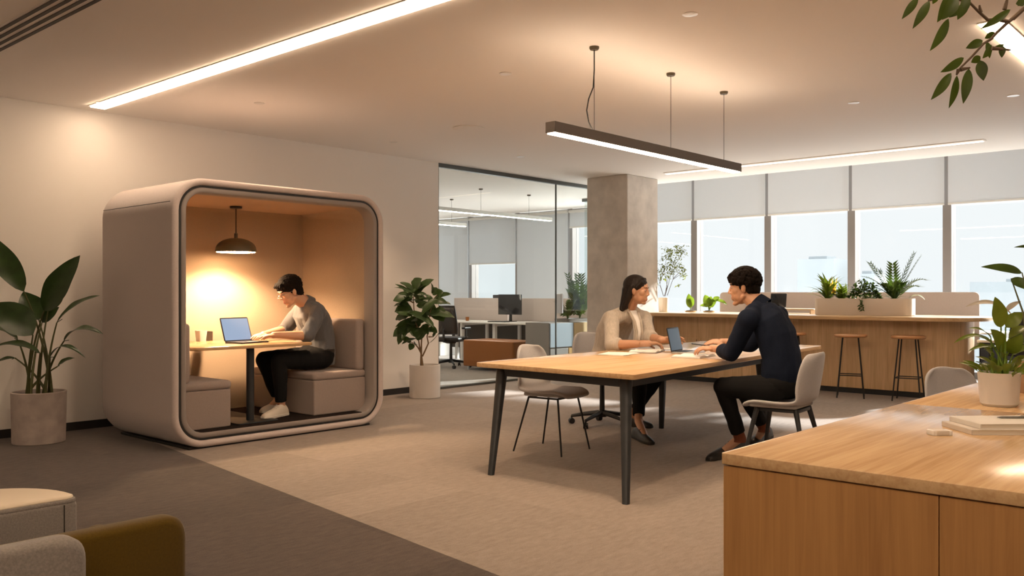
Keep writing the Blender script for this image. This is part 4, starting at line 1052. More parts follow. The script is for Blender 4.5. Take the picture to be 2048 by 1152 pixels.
# --- indoor tree whose branches reach into the top right corner
t = thing('indoor_tree', 'indoor tree whose leafy branches reach into the top right corner', 'tree', (3.55, -.55, DZ))
pot_round(t, .20, .34, M_wplast, .1)
def Z(x, y, d): pass
br = [[(3.56, 0.673, 2.381), (3.511, 0.727, 2.264), (3.479, 0.763, 2.221), (3.469, 0.773, 2.21), (3.443, 0.803, 2.173), (3.43, 0.817, 2.151), (3.411, 0.839, 2.133), (3.384, 0.868, 2.089), (3.365, 0.89, 2.06), (3.353, 0.904, 2.042)], [(3.469, 0.773, 2.21), (3.448, 0.798, 2.217), (3.421, 0.828, 2.217), (3.399, 0.852, 2.246), (3.374, 0.879, 2.283), (3.355, 0.901, 2.319)], [(3.511, 0.727, 2.264), (3.482, 0.76, 2.217)], [(3.374, 0.879, 2.283), (3.316, 0.945, 2.301), (3.282, 0.983, 2.283)], [(3.404, 0.847, 2.243), (3.401, 0.849, 2.268)], [(3.46, 0.784, 2.253), (3.469, 0.773, 2.308)], [(3.43, 0.817, 2.117), (3.474, 0.768, 2.111)], [(3.353, 0.904, 2.042), (3.348, 0.909, 2.024)], [(3.357, 0.898, 2.042), (3.379, 0.874, 2.049)], [(3.56, 0.673, 2.381), (3.46, 0.784, 2.308), (3.374, 0.879, 2.33), (3.355, 0.901, 2.319)]]
trk = [V((3.55, -.55, DZ+.3)), V((3.58, -.5, DZ+.9)), V((3.6, -.30, DZ+1.5)), V((3.58, .05, DZ+1.95)), V(br[0][0])]
mb = MB(); mb.tube(trk, [.028, .024, .018, .013, .009], 10)
for L in br: mb.tube(L, [.0075-.0045*k/(len(L)-1) for k in range(len(L))], 7)
mb.build('trunk', M_twig, t, world=True)
tl = [((3.258, 1.01, 2.294), (3.22, 1.052, 2.219), 0.027), ((3.253, 0.97, 2.273), (3.205, 1.011, 2.174), 0.031), ((3.363, 0.937, 2.318), (3.344, 0.972, 2.22), 0.046), ((3.307, 0.895, 2.287), (3.258, 0.931, 2.201), 0.047), ((3.405, 0.891, 2.296), (3.392, 0.918, 2.229), 0.033), ((3.353, 0.874, 2.301), (3.327, 0.894, 2.218), 0.036), ((3.329, 0.93, 2.221), (3.286, 0.979, 2.108), 0.04), ((3.414, 0.91, 2.281), (3.4, 0.948, 2.245), 0.033), ((3.418, 0.756, 2.237), (3.332, 0.829, 2.165), 0.027), ((3.365, 0.89, 2.084), (3.31, 0.951, 2.033), 0.033), ((3.303, 0.914, 2.023), (3.247, 0.964, 1.928), 0.035), ((3.371, 0.914, 2.027), (3.357, 0.937, 1.912), 0.031), ((3.377, 0.877, 2.046), (3.364, 0.892, 1.923), 0.036), ((3.371, 0.839, 2.067), (3.368, 0.828, 1.994), 0.038), ((3.409, 0.841, 2.144), (3.369, 0.885, 2.117), 0.031), ((3.462, 0.826, 2.138), (3.451, 0.852, 2.092), 0.033), ((3.448, 0.858, 2.1), (3.439, 0.886, 2.081), 0.029), ((3.493, 0.822, 2.188), (3.485, 0.853, 2.17), 0.022), ((3.455, 0.79, 2.126), (3.454, 0.791, 2.084), 0.022), ((3.504, 0.794, 2.141), (3.491, 0.828, 2.133), 0.011), ((3.52, 0.762, 2.282), (3.555, 0.736, 2.292), 0.026), ((3.355, 0.976, 2.325), (3.361, 0.992, 2.293), 0.026), ((3.473, 0.844, 2.155), (3.497, 0.84, 2.099), 0.022), ((3.506, 0.733, 2.308), (3.491, 0.749, 2.264), 0.022)]
mb = MB()
for i, (b, tip, w) in enumerate(tl):
    mb.leaf(b, tip, w, up=(-.7+.3*math.sin(i*1.3), -.5+.3*math.cos(i), -.3+.4*math.sin(i*2)), droop=.05, fold=.18, n=11, shape=.85, fat=.85)
for k in range(70):
    p = V((3.6, -.2, 2.75))+V((rnd.gauss(0, .28), rnd.gauss(-.25, .25), rnd.uniform(-.5, .12))); d = V((rnd.gauss(0, .6), rnd.gauss(0, .6), -1)).normalized()
    mb.leaf(p, p+d*.11, .035, up=(rnd.gauss(0, 1), rnd.gauss(0, 1), .3), droop=.05, fold=.18, n=7, fat=.85)
mb.build('foliage', leafmat('olive_green_leaf', (.045, .075, .010), trans=.25, rough=.4), t, world=True, angle=80)

# ================================================================== people
def fuse(mb, voxel, smooth=4, fac=.5):
    """grow one continuous surface out of overlapping closed pieces"""
    bm = mb.bm
    bmesh.ops.recalc_face_normals(bm, faces=bm.faces)
    me = bpy.data.meshes.new('tmp'); bm.to_mesh(me); bm.free()
    o = bpy.data.objects.new('tmp', me); COL.objects.link(o)
    r = o.modifiers.new('r', 'REMESH'); r.mode = 'VOXEL'; r.voxel_size = voxel
    s = o.modifiers.new('s', 'SMOOTH'); s.factor = fac; s.iterations = smooth
    dg = bpy.context.evaluated_depsgraph_get(); dg.update()
    out = bpy.data.meshes.new_from_object(o.evaluated_get(dg))
    bpy.data.objects.remove(o); bpy.data.meshes.remove(me)
    return out
def put(me, name, mats, parent, paint=None, folds=None):
    """link a fused mesh under its person; paint picks a material per face, folds wrinkles the cloth"""
    me.name = name
    me.materials.clear()
    for m in mats: me.materials.append(m)
    if folds:
        amp, fr, sq = folds
        nn = [v.normal.copy() for v in me.vertices]
        for v, n in zip(me.vertices, nn):
            q = v.co
            v.co += n*amp*(noise.noise(V((q.x*fr, q.y*fr, q.z*fr*sq)))+.5*noise.noise(V((q.x*fr*2.3+5, q.y*fr*2.3, q.z*fr*2*sq))))
    if paint:
        for p in me.polygons: p.material_index = paint(p.center)
    org = V(parent.location)
    for v in me.vertices: v.co -= org
    me.polygons.foreach_set('use_smooth', [True]*len(me.polygons))
    o = bpy.data.objects.new(name, me); COL.objects.link(o); o.parent = parent
    return o
def ringpts(c, lat, fw, w, d, n=24, e=.82):
    out = []
    for i in range(n):
        a = 2*PI*i/n; ca, sa = math.cos(a), math.sin(a)
        out.append(V(c)+lat*(w*math.copysign(abs(ca)**e, ca))+fw*(d*math.copysign(abs(sa)**e, sa)))
    return out
def torso(mb, pts, lat, grow=0.):
    cs = [V(p[0]) for p in pts]; rings = []
    for i, (c, w, d) in enumerate(pts):
        t = (cs[min(i+1, len(cs)-1)]-cs[max(i-1, 0)]).normalized()
        fw = t.cross(lat).normalized()
        rings.append(ringpts(c, lat, fw, w+grow, d+grow))
    mb.loft(rings)
def hand(mb, wrist, d, palm, side, curl, s=1., spread=.10, thumb=.55):
    """palm, four unequal fingers with three bones each, and a thumb leaving the side of the palm"""
    d = V(d).normalized(); palm = (V(palm)-d*V(palm).dot(d)).normalized(); lat = d.cross(palm).normalized()*side
    w = V(wrist)
    M = Matrix((d, lat, palm)).transposed()
    mb.cap(w-d*.03*s, w+d*.02*s, .026*s, .027*s)
    mb.ell(w+d*.052*s, (.052*s, .041*s, .015*s), M, 16, 10)
    mb.ell(w+d*.035*s+lat*.018*s+palm*.006*s, (.034*s, .020*s, .015*s), M, 12, 8)
    for k, (off, ln, back) in enumerate(((.030, .074, 0), (.011, .083, -.004), (-.009, .077, 0), (-.028, .060, .008))):
        p = w+d*(.088-back)*s+lat*off*s
        ang = curl[k]; dirn = (d+lat*spread*(1.5-k)*.55).normalized()
        for j, (fr, r) in enumerate(((.46, .0092), (.30, .0082), (.24, .0072))):
            a = ang*(.55+.55*j)
            v = (dirn*math.cos(a)+palm*math.sin(a)).normalized()
            q = p+v*ln*fr*s
            mb.cap(p, q, r*s, r*.92*s, 10); p = q
    p = w+d*.022*s+lat*.030*s+palm*.004*s
    v = (d*.75+lat*thumb+palm*.35).normalized(); q = p+v*.040*s; mb.cap(p, q, .0125*s, .0105*s, 10)
    v2 = (v+d*.35+palm*.25-lat*.2).normalized(); mb.cap(q, q+v2*.032*s, .0102*s, .0085*s, 10)
def head_frame(c, f, s, roll=(0, 0, 1)):
    f = V(f).normalized(); y = V(roll).cross(f).normalized(); z = f.cross(y)
    R = Matrix((f, y, z)).transposed()
    return V(c), R, s
def head(mb, H, fem=False):
    c, R, s = H
    P = lambda x, y, z: c+R @ V((x*s, y*s, z*s))
    E = lambda x, y, z, a, b, d_: mb.ell(P(x, y, z), (a*s, b*s, d_*s), R, 24, 16)
    C = lambda p, q, a, b=None: mb.cap(P(*p), P(*q), a*s, (a if b is None else b)*s, 12)
    E(-.014, 0, .035, .098, .076, .086)
    E(.024, 0, -.030, .064, .058, .078)
    jw = .041 if fem else .050
    for sg in (-1, 1): C((-.005, sg*jw, -.048 if fem else -.052), (.060, sg*.011, -.090 if fem else -.097), .019, .015 if fem else .017)
    E(.063 if fem else .066, 0, -.092 if fem else -.100, .019, .019, .016)
    C((.076, -.034, .036), (.076, .034, .036), .0085 if fem else .0115)
    C((.082, 0, .026), (.0985 if fem else .1015, 0, -.019), .0068, .0085 if fem else .0098)
    E(.090, .0095, -.025, .0105, .0065, .0065); E(.090, -.0095, -.025, .0105, .0065, .0065)
    for sg in (-1, 1):
        E(.046, sg*.033, -.010, .030, .028, .034); E(.036, sg*.030, -.050, .036, .026, .040)
        E(.073, sg*.031, .012, .0115, .0145, .0105)
        E(-.008, sg*.076, -.004, .017, .008, .029); E(-.013, sg*.083, .004, .013, .006, .019)
    C((.081, -.017, -.058), (.081, .017, -.058), .0072); C((.080, -.014, -.0685), (.080, .014, -.0685), .0078); E(.074, 0, -.060, .014, .028, .022)
    C((.0855, -.006, -.058), (.0855, .006, -.058), .0060)
def face_paint(H, fem=False):
    c, R, s = H; Ri = R.transposed()
    def paint(p):
        if (p-c).length > .2*s: return 0
        q = (Ri @ (p-c))/s; y = abs(q.y)
        if q.x > .058 and .012 < y < .047 and abs(q.z-(.0375-.15*abs(y-.026))) < (.0026 if fem else .0038): return 1
        if q.x > .062 and abs(q.z-.011) < .0056-.0028*(abs(y-.031)/.013)**2 and abs(y-.031) < .0135: return 1 if (abs(y-.031) < .0062 or q.z > .0145) else 3
        if q.x > .074 and -.0735 < q.z < -.0535 and y < .018: return 2
        return 0
    return paint
def shoe(parent, heel, toe, s, m, sole_m, lace_m=None):
    heel, toe = V(heel), V(toe); d = (toe-heel); L = d.length; d.normalize()
    lat = V((0, 0, 1)).cross(d).normalized(); up = d.cross(lat)
    rows = ((0, .026, .058), (.06, .034, .078), (.22, .037, .088), (.40, .038, .080), (.60, .043, .058), (.80, .044, .044), (.93, .034, .034), (1.0, .016, .022))
    mb = MB(); rings = []
    for t, w, h in rows:
        c = heel+d*(L*t)
        rings.append([c+lat*(w*s*math.cos(a))+up*((.012 + max(0, math.sin(a))*h)*s) for a in [2*PI*i/20 for i in range(20)]])
    mb.loft(rings); sh = mb.build('shoe', m, parent, world=True, angle=70)
    mb = MB(); rings = []
    for t, w, h in rows:
        c = heel+d*(L*t)
        rings.append([c+lat*x*(w+.004)*s+up*z*s for x, z in ((-1, 0), (1, 0), (1, .021), (-1, .021))])
    mb.loft(rings); mb.build('sole', sole_m, sh, world=True, bevel=.003)
    if lace_m:
        mb = MB()
        for k in range(4):
            t = .42+.075*k; c = heel+d*(L*t); h = (.094-.012*k*1.1)*s
            mb.tube([c-lat*.024*s+up*(h-.010*s), c+up*(h+.004*s), c+lat*.024*s+up*(h-.010*s)], .0028*s, 6)
        mb.build('laces', lace_m, sh, world=True)

M_skinA = mat('warm_light_skin', (.62, .36, .235), .5, sss=.12)
M_skinB = mat('warm_tan_skin', (.50, .275, .17), .5, sss=.12)
M_skinC = mat('warm_medium_skin', (.56, .315, .20), .5, sss=.12)
M_brow = mat('dark_brow', (.02, .012, .008), .7)
M_lip = mat('natural_lip', (.40, .15, .115), .45)
M_eyew = mat('eye_white', (.40, .34, .29), .4)
M_hair = mat('dark_brown_hair', (.009, .006, .0045), .85, spec=.12, var=.4, vscale=(90, 90, 90), bump=.6, bscale=(150, 150, 150))
M_hairs = mat('long_dark_hair', (.011, .0065, .005), .55, spec=.28, var=.4, vscale=(160, 160, 8), bump=.3, bscale=(220, 220, 10))
M_trous = mat('black_trouser_cloth', (.009, .009, .0095), .85, spec=.15)

def person(label, base, fwd, J, H, S, tpts, sleeve, skin, shirt_m, hands, fem=False, sleeve_r=(.062, .050, .040), trous_m=None, folds=(.007, 11, .6)):
    """J: shoulders, elbows, wrists, hips, knees, ankles, heels and toes for L and R"""
    t = thing('person', label, 'person', base)
    fwd = V(fwd).normalized(); lat = V((0, 0, 1)).cross(fwd).normalized()
    nb = V(J['neck'])
    skull = V(H[0])
    Ph = lambda x, y, z: skull+H[1] @ V((x*S, y*S, z*S))
    mb = MB()
    head(mb, H, fem)
    nr = .047 if fem else .056
    mb.cap(nb, Ph(-.018, 0, -.045), (nr+.006)*S, nr*S)
    torso(mb, [(p, w, d) for p, w, d in tpts], lat, -.012)
    for sd in 'LR':
        sh, el, wr = V(J['sh'+sd]), V(J['el'+sd]), V(J['wr'+sd])
        mb.cap(nb.lerp(sh, .25)-V((0, 0, .03*S)), sh, .05*S, .048*S)
        mb.cap(sh, el, .046*S, .038*S); mb.cap(el, el.lerp(wr, .35), .040*S, .039*S); mb.cap(el.lerp(wr, .35), wr, .039*S, .026*S)
        hp, kn, an = V(J['hp'+sd]), V(J['kn'+sd]), V(J['an'+sd])
        mb.cap(hp, kn, .075*S, .050*S); mb.cap(kn, an, .048*S, .032*S)
        mb.cap(an, V(J['he'+sd]).lerp(V(J['to'+sd]), .65)+V((0, 0, .035)), .032*S, .026*S)
        hd, pl, cu, kw = hands[sd]
        hand(mb, wr, hd, pl, -1 if sd == 'L' else 1, cu, S, **kw)
    me = fuse(mb, .0040, 5)
    put(me, 'body', [skin, M_brow, M_lip, M_eyew], t, face_paint(H, fem))
    # shirt
    mb = MB()
    torso(mb, tpts, lat, .006)
    up_n = nb.lerp(Ph(-.03, 0, -.05), .22)
    mb.cap(nb-V((0, 0, .05*S)), up_n-(up_n-nb)*.5, .075*S, .058*S)
    mb.ell(nb-fwd*.055*S-V((0, 0, .050*S)), (.085*S, .125*S, .072*S), Matrix((fwd, lat, V((0, 0, 1)))).transposed(), 24, 14)
    for sd in 'LR': mb.cap(up_n.lerp(nb, .6), V(J['sh'+sd])-V((0, 0, .004)), .050*S, .060*S)
    for sd in 'LR':
        sh, el, wr = V(J['sh'+sd]), V(J['el'+sd]), V(J['wr'+sd])
        mb.cap(nb.lerp(sh, .30)-V((0, 0, .022*S)), sh-V((0, 0, .008*S)), .062*S, (sleeve_r[0]+.004)*S)
        mb.cap(sh, el, sleeve_r[0]*S, sleeve_r[1]*S)
        x, y, d = frame_of(wr-el)
        e1 = el.lerp(wr, sleeve)
        r0, r1 = sleeve_r[1]*S, sleeve_r[2]*S
        mb.loft([[p+x*(r*math.cos(2*PI*i/20))+y*(r*math.sin(2*PI*i/20)) for i in range(20)] for p, r in ((el-d*.02, r0*.9), (el, r0), (el.lerp(e1, .5), (r0+r1)/2+.003), (e1-d*.012, r1+.002), (e1, r1+.001))])
    me = fuse(mb, .0062, 14)
    sm = put(me, 'shirt', [shirt_m], t, None, folds)
    # collar
    ax = (Ph(-.018, 0, -.045)-nb).normalized()
    x, y, d = frame_of(ax, lat)
    mb = MB(); R0 = (nr+.010)*S
    c0 = nb+ax*.016*S
    fw = (fwd-ax*fwd.dot(ax)).normalized()
    rings = []
    for rr, h in ((1.20, -.050), (1.15, -.020), (1.09, .012), (1.03, .026), (.95, .024), (.95, -.02)):
        rings.append([c0+ax*(h*S*(1-.5*max(0, math.cos(a))**2))+fw*(R0*rr*math.cos(a))+lat*(R0*rr*math.sin(a)) for a in [2*PI*i/28 for i in range(28)]])
    mb.loft(rings, False, False); mb.build('collar', shirt_m, sm, world=True, angle=80)
    # trousers
    mb = MB()
    mb.loft([ringpts(V(c), lat, V((0, 0, 1)).cross(lat).normalized()*-1, w+.014, dd+.014) for c, w, dd in tpts[:2]]) if False else None
    pv = V(J['hpL']).lerp(V(J['hpR']), .5)
    mb.ell(pv+V((0, 0, .03)), (.150*S, .185*S, .110*S), Matrix((fwd, lat, V((0, 0, 1)))).transposed(), 24, 16)
    for sd in 'LR':
        hp, kn, an = V(J['hp'+sd]), V(J['kn'+sd]), V(J['an'+sd])
        mb.cap(hp, hp.lerp(kn, .5), .092*S, .084*S, 20); mb.cap(hp.lerp(kn, .5), kn, .084*S, .066*S, 20)
        mb.cap(kn, kn.lerp(an, .45), .066*S, .058*S, 20)
        e = kn.lerp(an, .88); x, y, d = frame_of(an-kn)
        mb.loft([[p+x*(r*S*math.cos(2*PI*i/20))+y*(r*S*math.sin(2*PI*i/20)) for i in range(20)] for p, r in ((kn.lerp(an, .4), .057), (kn.lerp(an, .7), .051), (e, .048))])
    me = fuse(mb, .0062, 4)
    tr = put(me, 'trousers', [trous_m or M_trous], t, None, (.006, 9, .7))
    return t, Ph, lat, fwd, sm

def curls(mb, P, S, rnd, n, dome, r=(.012, .019), zmin=-.06, front=.07):
    k = 0
    while k < n:
        a, b = rnd.uniform(0, 2*PI), rnd.uniform(-.5, PI/2)
        x, y, z = math.cos(a)*math.cos(b), math.sin(a)*math.cos(b), math.sin(b)
        q = V((dome[0]+dome[3]*x, dome[4]*y, dome[2]+dome[5]*z)); k += 1
        if q.z < zmin or (q.x > front and q.z < .055) or (q.x > .015 and q.z < .035) or (abs(q.y) > .05 and -.03 < q.x and q.z < .03): continue
        mb.ell(P(*q), [rnd.uniform(*r)*S]*3, None, 8, 6)

# --- man in the pod, typing
S1 = 1.10
HM = head_frame((4.799, 7.1, 1.269), (-.90, .20, -.46), S1)
J1 = dict(neck=(4.985, 7.11, 1.16),
          shL=(4.999, 6.93, 1.09), elL=(4.84, 6.88, 0.866), wrL=(4.529, 6.92, 0.881),
          shR=(5.058, 7.33, 1.074), elR=(4.947, 7.42, 0.899), wrR=(4.633, 7.26, 0.876),
          hpL=(5.10, 7.00, .635), knL=(4.60, 6.98, .640), anL=(4.64, 7.0, 0.209), heL=(4.694, 7.0, 0.136), toL=(4.378, 6.9, 0.136),
          hpR=(5.10, 7.22, .635), knR=(4.62, 7.26, .640), anR=(4.80, 7.30, .24), heR=(4.87, 7.31, .136), toR=(4.60, 7.28, .136))
tp1 = [((5.12, 7.11, .58), .165, .125), ((5.13, 7.11, .70), .172, .128), ((5.13, 7.11, .83), .168, .122), ((5.09, 7.11, .96), .185, .125), ((5.02, 7.11, 1.07), .195, .118), ((5.025, 7.11, 1.116), .135, .085)]
M_shirt1 = mat('grey_cotton_shirt', (.120, .122, .130), .9, spec=.1, var=.08, vscale=(120, 120, 120), sheen=.2)
P1, Ph, lat1, f1, sm1 = person('man in glasses and grey shirt typing on a laptop inside the felt pod', (4.95, 7.1, .134), (-.98, .0, 0), J1, HM, S1, tp1, .16, M_skinA, M_shirt1,
    dict(L=((-.97, .22, -.05), (0, .05, -1), (.34, .30, .34, .42), {}), R=((-.95, -.28, -.08), (0, .05, -1), (.30, .34, .30, .40), {})), folds=(.010, 12, .5), sleeve_r=(.070, .060, .052))
rnd = random.Random(5)
mb = MB(); E = lambda x, y, z, a, b, c_: mb.ell(Ph(x, y, z), (a*S1, b*S1, c_*S1), HM[1], 20, 14)
E(-.022, 0, .056, .106, .090, .088); E(-.066, 0, -.005, .050, .068, .070); E(.050, 0, .094, .040, .060, .028)
for sg in (-1, 1): E(.026, sg*.066, .050, .034, .016, .028); E(.012, sg*.073, .014, .009, .007, .022); E(.0, sg*.070, .042, .040, .016, .036); E(-.045, sg*.066, -.004, .028, .016, .046)
curls(mb, Ph, S1, rnd, 620, (-.020, 0, .050, .104, .089, .088), (.008, .014))
for k in range(60): mb.ell(Ph(.074+rnd.uniform(-.014, .012), rnd.uniform(-.064, .064), .082+rnd.uniform(-.022, .022)), [rnd.uniform(.007, .013)*S1]*3, None, 8, 6)
for k in range(24): mb.ell(Ph(-.095+rnd.uniform(0, .03), rnd.uniform(-.05, .05), rnd.uniform(-.07, .03)), [rnd.uniform(.012, .018)*S1]*3, None, 8, 6)
put(fuse(mb, .0036, 1), 'hair', [M_hair], P1)
mb = MB()
for sg in (-1, 1):
    ring = [Ph(.101-.10*abs(sg*.033+.021*math.cos(a))*.3, sg*.033+.0225*math.cos(a), .006+.018*math.sin(a)) for a in [2*PI*i/22 for i in range(23)]]
    mb.tube(ring, .0017*S1, 6)
    mb.tube([Ph(.094, sg*.056, .012), Ph(.05, sg*.077, .014), Ph(-.01, sg*.083, .012), Ph(-.02, sg*.083, -.004)], .0018*S1, 6)
mb.tube([Ph(.100, -.012, .010), Ph(.106, 0, .013), Ph(.100, .012, .010)], .0016*S1, 6)
mb.build('glasses', mat('thin_metal_frames', (.42, .36, .30), .3, metal=.9), P1, world=True)
mb = MB()
fw1 = V((-1, 0, 0))
mb.tube([V(J1['neck'])+V((-.070, .0, -.01)), V((4.93, 7.11, 1.03)), V((4.955, 7.11, .93)), V((4.985, 7.11, .78))], [.006, .006, .006, .006], 8); mb.build('button_placket', M_shirt1, sm1, world=True)
mb = MB(); mb.loft([ringpts((5.115, 7.11, z), V((0, 1, 0)), V((1, 0, 0)), .186, .142) for z in (.688, .722)]); mb.build('belt', mat('brown_black_belt', (.02, .013, .009), .5), P1, world=True)
M_sneak = mat('white_sneaker', (.66, .60, .52), .6); M_solew = mat('white_rubber_sole', (.70, .66, .60), .6)
shoe(P1, J1['heL'], J1['toL'], 1.08, M_sneak, M_solew, M_paper)
shoe(P1, J1['heR'], J1['toR'], 1.08, M_sneak, M_solew, M_paper)

# --- woman across the meeting table
S2 = 1.10
HW = head_frame((6.757, 4.522, 1.278), (.30, -.95, -.10), S2)
J2 = dict(neck=(6.794, 4.645, 1.099),
          shR=(6.604, 4.707, 1.032), elR=(6.446, 4.584, 0.798), wrR=(6.479, 4.248, 0.823),
          shL=(6.999, 4.611, 1.026), elL=(6.841, 4.443, 0.85), wrL=(6.755, 4.24, 0.843),
          hpR=(6.78, 4.96, .565), knR=(6.69, 4.46, .545), anR=(6.486, 4.33, 0.143), heR=(6.459, 4.359, 0.004), toR=(6.218, 4.019, 0.004),
          hpL=(6.97, 4.94, .565), knL=(6.99, 4.42, .545), anL=(6.97, 4.72, .12), heL=(6.97, 4.78, .004), toL=(7.00, 4.52, .004))
tp2 = [((6.875, 4.965, .54), .165, .125), ((6.872, 4.955, .64), .162, .122), ((6.865, 4.915, .76), .150, .115), ((6.852, 4.855, .90), .165, .118), ((6.838, 4.785, 1.01), .172, .105), ((6.81, 4.673, 1.056), .10, .070)]
M_shirt2 = mat('oatmeal_knit', (.47, .42, .36), .95, spec=.08, var=.12, vscale=(60, 60, 14), bump=.35, bscale=(160, 160, 26), sheen=.3)
P2, Pw, lat2, f2, sm2 = person('woman with long dark hair in an oatmeal cardigan leaning on the meeting table', (6.86, 4.9, 0), (-.2, -.98, 0), J2, HW, S2, tp2, .26, M_skinB, M_shirt2,
    dict(R=((.80, -.58, .02), (-.1, -.1, -1), (.75, .8, .85, .9), {'thumb': .3}), L=((.75, -.62, .06), (-.5, -.5, -.7), (.55, .6, .7, .8), {'thumb': .4})), fem=True, folds=(.009, 10, .45), sleeve_r=(.064, .060, .055))
mb = MB(); E = lambda x, y, z, a, b, c_: mb.ell(Pw(x, y, z), (a*S2, b*S2, c_*S2), HW[1], 20, 14)
C = lambda p, q, a, b: mb.cap(Pw(*p), Pw(*q), a*S2, b*S2, 14)
E(-.024, 0, .046, .104, .084, .090); E(-.070, 0, .0, .050, .070, .085)
for sg in (-1, 1):
    C((.040, sg*.058, .080), (.010, sg*.076, .030), .015, .015); C((.046, sg*.022, .102), (.036, sg*.060, .070), .014, .015)
    C((-.030, sg*.074, .035), (-.052, sg*.066, -.060), .022, .026); C((-.052, sg*.062, -.05), (-.085, sg*.060, -.150), .030, .022)
C((-.085, 0, .0), (-.100, 0, -.155), .048, .032); C((-.085, .03, .0), (-.105, .038, -.160), .036, .024); C((-.085, -.03, .0), (-.105, -.038, -.160), .036, .024)
put(fuse(mb, .0045, 5), 'hair', [M_hairs], P2)
# white top and open cardigan edges at the chest
nk = V(J2['neck']); fw = V((-.2, -.98, 0)); lt = V((.98, -.2, 0))
mb = MB(); front = [nk+fw*.068+V((0, 0, .0)), nk+fw*.118-V((0, 0, .09)), nk+fw*.135-V((0, 0, .19)), nk+fw*.12-V((0, 0, .30))]
mb.loft([[p+lt*x*w+fw*(.016*(1-x*x)-.03*x*x) for x in (-1, -.6, -.2, .2, .6, 1)] for p, w in zip(front, (.05, .038, .034, .034))], False, False, closed=False); mb.build('undershirt', M_paper, sm2, world=True, solid=.006, angle=80)
for sg in (-1, 1):
    mb = MB(); mb.tube([nk+lt*sg*.062+V((0, 0, .012)), nk+fw*.07+lt*sg*.052-V((0, 0, .02)), nk+fw*.118+lt*sg*.040-V((0, 0, .10)), nk+fw*.138+lt*sg*.034-V((0, 0, .19)), nk+fw*.125+lt*sg*.034-V((0, 0, .31))], [.012, .014, .015, .015, .013], 10); mb.build('cardigan_edge', M_shirt2, sm2, world=True)
M_bshoe = mat('black_leather_shoe', (.010, .010, .010), .45); M_bsole = mat('black_rubber_sole', (.02, .018, .016), .7)
shoe(P2, J2['heR'], J2['toR'], 1.0, M_bshoe, M_bsole, M_black)
shoe(P2, J2['heL'], J2['toL'], 1.0, M_bshoe, M_bsole, M_black)

# --- man in navy, seen from behind
S3 = 1.07
HN = head_frame((6.086, 3.128, 1.294), (-.34, .93, -.10), S3)
J3 = dict(neck=(6.101, 3.007, 1.171),
          shL=(5.871, 2.978, 1.08), elL=(5.917, 3.137, 0.816), wrL=(6.087, 3.366, 0.835),
          shR=(6.334, 2.971, 1.093), elR=(6.377, 3.223, 0.855), wrR=(6.317, 3.41, 0.874),
          hpL=(5.991, 2.845, 0.577), knL=(5.965, 3.232, 0.559), anL=(6.142, 3.186, 0.162), heL=(6.567, 3.349, 0.004), toL=(5.906, 3.324, 0.004),
          hpR=(6.21, 2.839, 0.575), knR=(6.299, 3.25, 0.531), anR=(6.487, 3.16, 0.201), heR=(7.251, 3.475, 0.004), toR=(6.764, 3.409, 0.004))
pc3 = (6.103, 2.84, 0.576)
tp3 = [((6.103, 2.84, 0.583), .170, .130), ((6.086, 2.828, 0.683), .170, .130), ((6.084, 2.831, 0.803), .165, .125), ((6.09, 2.869, 0.947), .185, .128), ((6.103, 2.929, 1.062), .195, .118), ((6.109, 2.983, 1.142), .125, .085)]
M_shirt3 = mat('dark_navy_shirt', (.010, .015, .030), .9, spec=.12, var=.1, vscale=(90, 90, 90))
P3, Pn, lat3, f3, sm3 = person('curly haired man in a dark navy shirt seated with his back to the camera', pc3[:2]+(0,), (-.22, .975, 0), J3, HN, S3, tp3, .62, M_skinC, M_shirt3,
    dict(L=((-.30, .95, .02), (.2, .1, -1), (.65, .7, .75, .8), {'thumb': .4}), R=((-.50, .86, .02), (.3, .2, -.9), (.5, .55, .6, .7), {'thumb': .5})), folds=(.009, 10, .5), sleeve_r=(.066, .056, .043))
mb = MB(); E = lambda x, y, z, a, b, c_: mb.ell(Pn(x, y, z), (a*S3, b*S3, c_*S3), HN[1], 20, 14)
E(-.022, 0, .058, .108, .088, .086); E(-.066, 0, -.005, .050, .068, .066); E(.048, 0, .096, .042, .060, .030)
for sg in (-1, 1): E(.026, sg*.066, .050, .034, .016, .028); E(.012, sg*.073, .014, .009, .007, .022); E(-.002, sg*.070, .046, .038, .015, .032); E(-.045, sg*.066, .0, .028, .016, .042)
curls(mb, Pn, S3, rnd, 800, (-.018, 0, .054, .109, .092, .093), (.007, .0125))
for k in range(70): mb.ell(Pn(.078+rnd.uniform(-.015, .014), rnd.uniform(-.06, .06), .086+rnd.uniform(-.020, .024)), [rnd.uniform(.007, .012)*S3]*3, None, 8, 6)
put(fuse(mb, .0034, 1), 'hair', [M_hair], P3)
M_sock = mat('rust_brown_sock', (.16, .045, .018), .95)
for sd in 'LR':
    kn, an = V(J3['kn'+sd]), V(J3['an'+sd]); mb = MB(); a, b = kn.lerp(an, .80), an+V((0, 0, -.03)); mb.tube([a, kn.lerp(an, .92), an, b], [.041*S3, .041*S3, .042*S3, .044*S3], 16); mb.build('sock', M_sock, P3, world=True)
shoe(P3, J3['heL'], J3['toL'], 1.08, M_bshoe, M_bsole, M_black)
shoe(P3, J3['heR'], J3['toR'], 1.08, M_bshoe, M_bsole, M_black)

